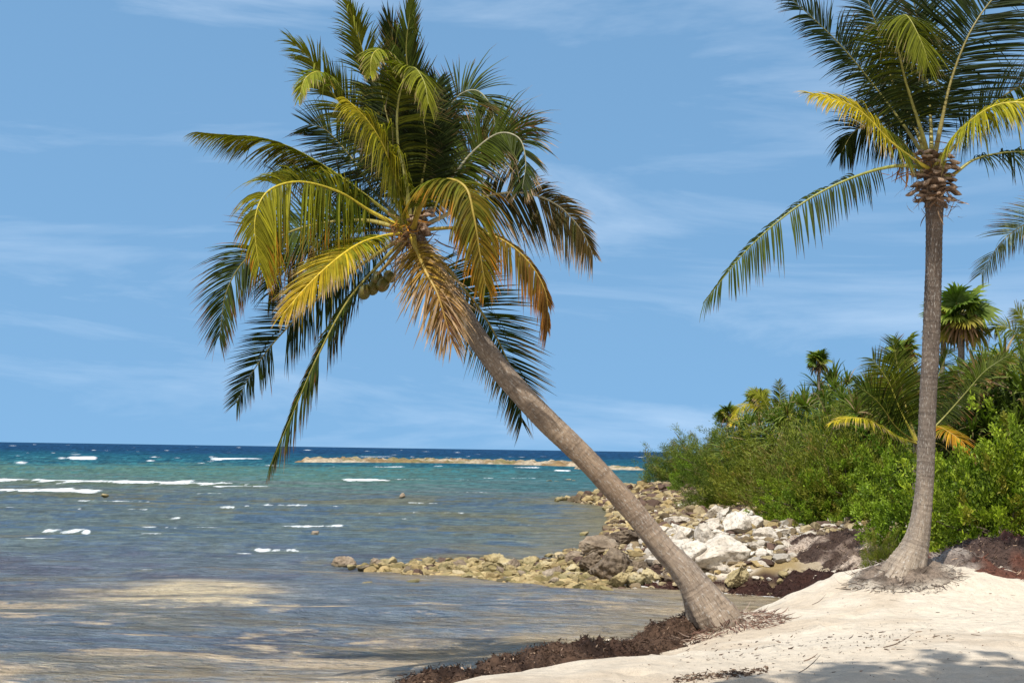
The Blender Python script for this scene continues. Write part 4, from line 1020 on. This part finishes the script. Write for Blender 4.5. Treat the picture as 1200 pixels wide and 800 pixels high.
# shade tree behind the camera whose shadow lies across the near sand
def shade_tree():
    foot = np.array([3.4, .6, tz(3.4, .6)])
    tgt = np.array([3.35, 8.2, .9]); c = tgt + SUN * (8.2 / SUN[2])
    root = empty('shade_tree', foot, 'broad leafy tree behind the viewpoint that shades the near sand', 'tree')
    link('trunk', trunk_mesh([(*foot, .3), (*(foot + [-.2, .2, 1.5]), .22), (*(foot * .6 + c * .4), .18), (*c, .1)], foot, [(.2, .17, .14), (.2, .17, .14)], rings=120, sides=16, seed=3), root)
    rg = R(8)
    d = unit(rg.standard_normal((1500, 3))); rad = 1 + .28 * fbm(d[:, 0] * 2.5, d[:, 1] * 2.5, d[:, 2] * 2.5 + 3.3, seed=4)
    P = d * (rad * rg.random(1500) ** .33)[:, None] * np.array([3.7, 2.2, 1.2])
    P[:, 1] += .2 * P[:, 0]; P = P + c
    v, f, cc = leaves_mesh(P, d, 22, .2, .12, .8, .35, np.tile((.05, .08, .015), (1500, 1)), 5)
    link('crown', mk(v - foot, f, M_leaf, {'col': cc}, False), root)
shade_tree()

# ================================================================== rocks
def ico(n=4):
    import bmesh
    bm = bmesh.new(); bmesh.ops.create_icosphere(bm, subdivisions=n, radius=1)
    V = np.array([v.co[:] for v in bm.verts]); Fq = np.array([[v.index for v in f.verts] for f in bm.faces]); bm.free()
    return V, Fq
IV, IF = ico(5)
IV3, IF3 = ico(2)
def rock_shape(V, seed, facets=16, soft=.03, pit=.05, depth=(.42, .9)):
    rg = R(seed)
    v = V.copy()
    for k in range(facets):
        n = unit(rg.standard_normal(3)); dd = rg.uniform(*depth)
        ex = np.maximum(v @ n - dd, 0)
        v = v - ex[:, None] * n * (1 - soft)
    f = fbm(V[:, 0] * 1.7 + seed, V[:, 1] * 1.7, V[:, 2] * 1.7 + 3.1, seed=seed, o=3)
    g = fbm(V[:, 0] * 7 + seed, V[:, 1] * 7, V[:, 2] * 7 + 1.3, seed=seed + 9, o=4)
    v = v * (1 + .13 * f + pit * g)[:, None]
    return v
RT = {}
for nm, mt, sm, pit, fac in (('white', M_white, .02, .035, 17), ('ochre', M_ochre, .04, .09, 15), ('dark', M_dark, .04, .10, 15)):
    RT[nm] = [mk(rock_shape(IV, 900 + k * 13 + len(nm) * 101, fac, sm, pit), IF, mt, name='rock') for k in range(7)]
rgR = R(99)
def rock(kind, p, size, label, name='rock', group=None, sink=.25, flat=None, rot=None, mesh=None, cat='rock'):
    o = link(name, RT[kind][rgR.integers(0, 7) if mesh is None else mesh])
    q = size * .5
    if flat is None: flat = rgR.uniform(.6, .85)
    sc = (q * rgR.uniform(.95, 1.2), q * rgR.uniform(.85, 1.1), q * flat)
    o.scale = sc
    o.location = (p[0], p[1], p[2] + sc[2] * (.75 - sink * 1.2))
    o.rotation_euler = (rgR.uniform(-.25, .25), rgR.uniform(-.25, .25), rgR.uniform(0, 6.28)) if rot is None else rot
    return tag(o, label, cat, group)
def rk(kind, px, py, wpx, label, d=None, **kw):
    """px,py = foot of the rock in the photo"""
    if d is None:
        p = hit(px, py)
    else:
        p = at(px, py, d); p[2] = max(0, tz(p[0], p[1])) if kw.pop('ground', True) else p[2]
    return rock(kind, p, px2m(wpx, p[1]), label, **kw)
# big white boulders
big = [
 ('white', 846, 657, 66, 'largest white boulder, long and flat topped, in the middle of the pile', dict(flat=.62, mesh=0)),
 ('white', 812, 664, 40, 'pale wedge shaped boulder just right of the leaning trunk', dict(flat=.9, mesh=1)),
 ('white', 803, 632, 34, 'white boulder beside the leaning trunk, left end of the pile', dict(flat=.8, mesh=2)),
 ('white', 826, 636, 30, 'cream boulder behind the wedge shaped one', dict(flat=.9)),
 ('white', 867, 628, 36, 'grey white boulder with a sloping face behind the largest boulder', dict(flat=.95, mesh=3)),
 ('white', 840, 626, 30, 'white boulder between two others above the largest boulder', dict(flat=.8)),
 ('white', 899, 632, 32, 'flat white boulder at the landward end of the pile', dict(flat=.7)),
 ('white', 883, 619, 30, 'white boulder on the upper landward side of the pile', dict(flat=.8)),
 ('white', 870, 612, 26, 'uppermost white boulder in front of the olive shrub', dict(flat=.8)),
 ('white', 850, 610, 22, 'square white boulder at the top of the pile', dict(flat=.95)),
 ('white', 836, 609, 24, 'small white boulder at the top seaward corner of the pile', dict(flat=.8)),
 ('white', 793, 646, 30, 'white boulder against the leaning trunk', dict(flat=.7)),
 ('white', 778, 628, 26, 'pale boulder just left of the leaning trunk', dict(flat=.7)),
 ('ochre', 864, 682, 32, 'cream boulder lying alone on the dark seaweed right of the leaning trunk', dict(flat=.75, mesh=4)),
 ('dark', 716, 676, 50, 'largest grey brown boulder, pitted, at the landward end of the rocky spit', dict(flat=.95, mesh=2)),
 ('dark', 690, 668, 34, 'dark brown boulder left of the largest pitted one', dict(flat=.8)),
 ('ochre', 725, 688, 26, 'yellow ochre boulder below the largest pitted boulder', dict(flat=.8, mesh=1)),
 ('ochre', 746, 684, 28, 'brown flat faced boulder just left of the leaning trunk foot', dict(flat=.75)),
 ('ochre', 763, 682, 24, 'olive grey boulder touching the leaning trunk from behind', dict(flat=.9)),
 ('dark', 703, 650, 44, 'dark weathered rock slab with white patches above the pitted boulder', dict(flat=.7)),
 ('dark', 735, 640, 46, 'grey and white rock slab behind the leaning trunk', dict(flat=.55)),
 ('dark', 677, 660, 26, 'small dark boulder at the root of the rocky spit', dict(flat=.8)),
 ('ochre', 579, 665, 22, 'reddish brown rock standing highest on the rocky spit', dict(flat=1.1)),
 ('dark', 406, 665, 28, 'dark rock at the outer tip of the rocky spit', dict(flat=.6)),
 ('dark', 440, 664, 20, 'dark mossy rock second from the tip of the rocky spit', dict(flat=.75)),
 ('ochre', 481, 685, 22, 'flat ochre rock alone in the shallows in front of the rocky spit', dict(flat=.35)),
 ('ochre', 429, 686, 14, 'small ochre rock alone in the shallows near the spit tip', dict(flat=.5)),
 ('ochre', 123, 582, 9, 'tiny orange rock alone far out in the shallows', dict(flat=.6)),
 ('dark', 369, 626, 12, 'small dark rock far out in the shallows beyond the spit tip', dict(flat=.6)),
 ('dark', 471, 583, 8, 'tiny reddish rock awash in the distant shallows', dict(flat=.9)),
 ('ochre', 684, 626, 12, 'small yellow rock alone in the water left of the leaning trunk', dict(flat=.4)),
]
for kd, px, py, wp, lab, kw in big:
    rk(kd, px, py, wp * (1.14 if kd == 'white' else 1.1), lab, **kw)
# spit rocks
for i in range(62):
    t = rgR.random()
    px = 410 + 290 * t ** .75; bw = np.interp(px, [400, 470, 540, 620, 700], [2, 5, 9, 15, 20])
    py = np.interp(px, [400, 470, 540, 620, 700], [664, 664, 667, 670, 671]) + rgR.uniform(-1, 1) * bw
    wp = rgR.uniform(11, 21) * np.interp(px, [400, 500, 650], [.8, 1, 1.25])
    d = CAMZ * F / (py - hor(px)); p = at(px, py, d); p[2] = max(.0, tz(p[0], p[1]))
    rock('ochre' if rgR.random() < .8 else 'dark', p, px2m(wp, d), 'yellow brown rock in the low spit reaching into the shallows', group='rocks of the low spit', sink=.2)
# rock fill rising towards the big boulders
for i in range(35):
    px = rgR.uniform(640, 800); py = rgR.uniform(652, 690) if px < 730 else rgR.uniform(662, 688)
    p = hit(px, py)
    rock(['ochre', 'dark', 'ochre'][rgR.integers(0, 3)], p, px2m(rgR.uniform(10, 22), p[1]), 'ochre or brown stone between the boulders at the foot of the leaning trunk', group='stones by the leaning trunk')
# white fill
for i in range(45):
    px = rgR.uniform(775, 925); py = rgR.uniform(612, 656)
    p = hit(px, py)
    rock('white', p, px2m(rgR.uniform(10, 24), p[1]), 'small white stone wedged in the white boulder pile', group='stones of the white boulder pile')
# rubble beach, mid distance
for i in range(60):
    py = 574 + 52 * rgR.random() ** .9
    lo = np.interp(py, [574, 582, 590, 610, 626], [735, 670, 700, 715, 735]); hi = np.interp(py, [574, 590, 600, 626], [800, 822, 838, 860])
    px = rgR.uniform(lo, hi); p = hit(px, py)
    rock('ochre' if rgR.random() < .7 else 'white', p, px2m(rgR.uniform(5, 12), p[1]), 'small ochre stone on the rubble beach before the olive shrubs', group='stones of the rubble beach')
for i in range(25):
    px = rgR.uniform(650, 735); py = 585 + rgR.normal() * 2.0; d = CAMZ * F / (py - hor(px)); p = at(px, py, d); p[2] = 0
    rock('ochre', p, px2m(rgR.uniform(5, 12), d), 'ochre rock in the low point left of the rubble beach', group='rocks of the low point')
for i in range(10):
    px = rgR.uniform(640, 720); py = 564 + rgR.normal() * 1.0; d = CAMZ * F / (py - hor(px)); p = at(px, py, d); p[2] = 0
    rock('ochre', p, px2m(rgR.uniform(5, 11), d), 'flat rock awash beyond the low point', group='rocks awash in the distance', flat=.3)
# stones on the seaweed, right of the leaning trunk
for i in range(25):
    px = rgR.uniform(800, 1000); py = rgR.uniform(668, 690)
    p = hit(px, py)
    if p[1] < 20: continue
    rock('ochre' if rgR.random() < .5 else 'white', p, px2m(rgR.uniform(5, 15), p[1]), 'pale stone lying in the dark seaweed behind the sand crest', group='stones in the seaweed')
# rocks beneath the bushes on the right
for px, py, wp, lab in ((1183, 640, 40, 'grey rock under the large bright green bush at the frame edge'), (1122, 640, 26, 'low grey rock under the bush right of the upright palm'), (1150, 642, 20, 'small grey rock between the seaweed heap and the bush')):
    rk('dark', px, py, wp, lab, flat=.6)
# loose pebbles: countless, one object
parts = []
sv = [rock_shape(IV3, 40 + k, 16, .02, .12, (.35, .85)) for k in range(12)]
rg = R(31)
for i in range(9000):
    z_ = rg.random()
    if z_ < .5:
        y = rg.uniform(25, 75) ; x = shore(y) + rg.uniform(-.1, 5.0)
    elif z_ < .9:
        y = rg.uniform(25.3, 34); x = rg.uniform(1.0, 7.5)
    else:
        y = rg.uniform(27, 31); x = rg.uniform(-2, 2)
    if x > 7.5: continue
    s = (rg.uniform(.03, .11) if rg.random() < .8 else rg.uniform(.11, .2)) * (1 + (y - 25) / 45)
    if i < 1500:                                            # broken stones filling the low spit
        t_ = rg.random(); px_ = 420 + 290 * t_ ** .7; bw_ = np.interp(px_, [400, 470, 540, 620, 700], [2, 4, 8, 14, 19])
        py_ = np.interp(px_, [400, 470, 540, 620, 700], [664, 665, 668, 671, 673]) + rg.uniform(-1, 1) * bw_
        y = CAMZ * F / (py_ - hor(px_)); x = at(px_, py_, y)[0]; s = rg.uniform(.07, .2)
    v = sv[i % 12] * s * (1, rg.uniform(.6, 1.1), rg.uniform(.6, 1.2)) * np.array([1.2, 1, .7]); a = rg.uniform(0, 6.28)
    v = np.stack([v[:, 0] * math.cos(a) - v[:, 1] * math.sin(a), v[:, 0] * math.sin(a) + v[:, 1] * math.cos(a), v[:, 2]], 1) + (x, y, max(-.03, tz(x, y)) + s * .2)
    cc = [(.36, .27, .13), (.42, .33, .17), (.25, .2, .09)][rg.integers(0, 3)] if i < 1500 else [(.36, .27, .13), (.40, .32, .19), (.2, .15, .09), (.13, .085, .065), (.55, .5, .43), (.5, .45, .38)][rg.integers(0, 6 if x > 2 and y < 34 else 4)]
    parts.append((v, IF3, np.tile(np.array(cc) * rg.uniform(.6, 1.15), (len(v), 1))))
v, f, c = join(parts)
M_peb = m_vcol('pebble', 25, .65, 1.2, .9, .01)
tag(link('pebbles', mk(v, f, M_peb, {'col': c}, False)), 'loose ochre and white pebbles strewn over the stony shore', 'pebbles', kind='stuff')

# far reef bar
def reef(pxa, pxb, py0, depth_m, hgt, label, seed, d=None):
    d = CAMZ * F / (py0 - hor(pxa)) if d is None else d
    x0, x1 = xat(pxa, d), xat(pxb, d)
    nx, ny = 420, 46
    gx, gy = np.meshgrid(np.linspace(x0, x1, nx), np.linspace(0, 1, ny))
    u = (gx - x0) / (x1 - x0)
    yy = d + gy * depth_m * (1 + .3 * fbm(gx * .1, gx * 0, seed=seed)) + 2.0 * fbm(gx * .12, gx * 0 + 3, seed=seed + 1)
    prof = ss(0, .08, gy) * (1 - ss(.75, 1, gy)) * ss(0, .06, u) * (1 - ss(.93, 1, u))
    z = -.25 + prof * hgt * (1 + .55 * fbm(gx * .55, yy * .3, seed=seed + 2, o=4) + .25 * vnoise(gx * 2.2, yy * .8, seed=seed + 4))
    n = fbm(gx * .3, yy * .25, seed=seed + 3, o=4)
    c = mixc(np.array([.23, .155, .075]), np.array([.40, .33, .235]), ss(-.4, .5, n)); c = mixc(c, np.array([.15, .14, .05]), ss(.2, .6, fbm(gx * .2 + 4, yy * .3, seed=seed + 6)) * .7)
    o = link('reef_bar', mk(np.stack([gx, yy, z], -1).reshape(-1, 3), gridfaces(ny, nx), M_reef, {'col': c.reshape(-1, 3)}, True))
    tag(o, label, 'reef')
M_reef = m_vcol('reef_rock', 1.4, .45, 1.4, .9, .25)
reef(332, 722, 544, 45, .62, 'long low tan reef bar lying across the sea in the distance', 71, 215)
reef(676, 762, 551, 20, .42, 'short low tan reef bar between the leaning trunk and the green bank', 72, 185)

# ================================================================== seaweed
def weed_mesh(line, hw, hgt, seed, pal, strands, step=.035, slen=.09, swid=.012, asym=1.0, fleck=(.34, .24, .17), fl=.06, lift=.45):
    """heap of dry weed along a polyline [(x,y)], half width hw and height hgt per point"""
    L = np.array([(a[0], a[1], b, c) for a, b, c in zip(line, hw, hgt)], float)
    S, ln = spline(np.concatenate([L[:, :2], np.zeros((len(L), 1)), L[:, 2:]], 1), max(20, int(6 / step)))
    n = len(S); mrow = 46
    T = np.gradient(S[:, :2], axis=0); T /= np.linalg.norm(T, axis=1, keepdims=True); Nn = np.stack([-T[:, 1], T[:, 0]], 1)
    w = np.linspace(-1, 1, mrow)[None]
    edge = 1 + .3 * fbm(np.linspace(0, ln, n) * 1.6, np.zeros(n), seed=seed)
    gx = S[:, 0:1] + Nn[:, 0:1] * w * (S[:, 3] * edge)[:, None]; gy = S[:, 1:2] + Nn[:, 1:2] * w * (S[:, 3] * edge)[:, None]
    pr = np.maximum(0, 1 - np.abs(w) ** 2.2)
    ends = np.interp(np.arange(n), [0, n * .06, n * .94, n - 1], [0, 1, 1, 0])[:, None]
    h = S[:, 4:5] * pr * ends * (1 + .95 * fbm(gx * 1.8, gy * 1.8, seed=seed + 1, o=3))
    z = np.maximum(terrain(gx, gy), -.1) + h + (.06 * fbm(gx * 7, gy * 7, seed=seed + 2, o=3) + .02 * fbm(gx * 26, gy * 26, seed=seed + 3, o=2)) * np.minimum(1, h / .06) - .03 * (1 - pr)
    nn = fbm(gx * 2.2, gy * 2.2, seed=seed + 4, o=4)
    c0, c1, c2 = (np.array(q) for q in pal)
    cc = mixc(mixc(c0, c1, ss(-.2, .4, nn)), c2, ss(.05, .4, fbm(gx * 1.5 + 9, gy * 2.4, seed=seed + 5, o=4)))
    V = np.stack([gx, gy, z], -1)
    rg = R(seed + 6)
    ii = rg.integers(2, n - 2, strands); jj = np.clip((mrow * (.5 + .5 * rg.uniform(-1, 1, strands) * .93)).astype(int), 0, mrow - 1)
    p = V[ii, jj] + rg.standard_normal((strands, 3)) * np.array([.02, .02, .006])
    dr = np.stack([rg.normal(0, 1, strands), rg.normal(0, 1, strands), rg.normal(.08, lift, strands)], 1)
    pc = cc[ii, jj] * rg.uniform(.5, 1.7, (strands, 1))
    fk = rg.random(strands) < fl
    pc[fk] = np.array(fleck) * rg.uniform(.6, 1.2, (fk.sum(), 1))
    parts = [(V.reshape(-1, 3), gridfaces(n, mrow), cc.reshape(-1, 3)), strips(p, dr, slen * rg.uniform(.3, 1.2, strands), swid * rg.uniform(.5, 1.3, strands), pc, seed + 8, 1.1, 3)]
    v, f, c = join(parts)
    return mk(v, f, M_weed, {'col': c}, True)
BW = ((.028, .016, .011), (.046, .026, .018), (.07, .042, .028))
ln = [(-1.3, 10.7), (-.65, 11.5), (.02, 12.2), (.5, 12.8), (.92, 13.4), (1.28, 14.0), (1.55, 14.6), (1.72, 15.1)]
tag(link('seaweed', weed_mesh(ln, [.5, .55, .6, .62, .6, .56, .45, .25], [.09, .11, .13, .15, .17, .18, .13, .03], 81, BW, 26000, slen=.04, swid=.011, lift=.16)), 'dark brown bank of seaweed along the water below the leaning palm', 'seaweed', kind='stuff')
ln = [(.7, 26.0), (2.0, 25.7), (3.2, 25.0), (4.45, 24.4), (5.5, 23.8), (6.3, 22.8), (6.7, 21.2), (6.6, 19.6)]
tag(link('seaweed', weed_mesh(ln, [.4, .5, .55, .6, .65, .75, .8, .7], [.03, .04, .06, .08, .14, .18, .2, .14], 82, ((.035, .015, .011), (.06, .024, .018), (.03, .014, .011)), 9000, lift=.25)), 'reddish brown seaweed along the cove edge behind the leaning trunk', 'seaweed', kind='stuff')
ln = [(5.2, 27.0), (6.0, 26.0), (6.5, 24.5), (6.6, 22.8), (6.6, 21.4)]
GW = ((.15, .11, .088), (.36, .29, .235), (.05, .032, .025))
tag(link('seaweed', weed_mesh(ln, [.8, 1.0, 1.0, .9, .5], [.07, .13, .15, .14, .08], 83, GW, 12000, fl=.15, lift=.18, slen=.07)), 'sun bleached seaweed draped over the sand bank under the green bushes', 'seaweed', kind='stuff')
ln = [(5.2, 18.2), (5.9, 17.6), (6.6, 17.3), (7.4, 17.2), (8.4, 17.2), (9.5, 17.2)]
MW = ((.06, .038, .03), (.25, .21, .18), (.10, .042, .028))
tag(link('seaweed', weed_mesh(ln, [.9, 1.7, 1.9, 2.0, 2.1, 2.1], [.12, .22, .25, .25, .2, .2], 84, MW, 24000, fl=.2, slen=.07, lift=.3)), 'large heap of grey and rust coloured seaweed right of the upright palm', 'seaweed', kind='stuff')

# beach litter
rg = R(55); pts, dirs, lens, wids, cols = [], [], [], [], []
def lit(px, py, L, W):
    p = hit(px, py, 4, 22)
    if p[1] > 17.2 or p[0] - shore(p[1]) < .9: return
    e = .004
    gx_ = (tz(p[0] + .05, p[1]) - p[2]) / .05; gy_ = (tz(p[0], p[1] + .05) - p[2]) / .05
    a = rg.normal(0, 1.2)
    dv = np.array([math.cos(a), math.sin(a), 0]); dv[2] = gx_ * dv[0] + gy_ * dv[1] + .05
    pts.append(p + [0, 0, e]); dirs.append(dv); lens.append(L); wids.append(W)
    cols.append(np.array([(.09, .06, .045), (.15, .1, .07), (.24, .18, .13), (.06, .04, .03)][rg.integers(0, 4)]) * rg.uniform(.7, 1.3))
for i in range(520):
    lit(rg.uniform(700, 1200), rg.uniform(690, 800), .006 + .03 * rg.random() ** 3, rg.uniform(.003, .011))
for i in range(300):
    t = rg.random(); lit(800 + 320 * t + rg.normal() * 10, 768 - 30 * t + rg.normal() * 8, .01 + .06 * rg.random() ** 2.5, rg.uniform(.004, .015))
for i in range(420):
    t = rg.random(); lit(790 + 110 * t, 797 - 12 * t + rg.normal() * 2.5, rg.uniform(.01, .05), rg.uniform(.005, .018))
for i in range(14):
    lit(rg.uniform(850, 1200), rg.uniform(690, 790), rg.uniform(.12, .3), rg.uniform(.006, .012))
k = len(pts)
v, f, c = strips(np.array(pts), np.array(dirs), np.array(lens), np.array(wids), np.array(cols), 56, .35, 3)
tag(link('beach_litter', mk(v, f, M_flake, {'col': c}, False)), 'dry leaf bits and twigs scattered over the pale sand', 'litter', kind='stuff')
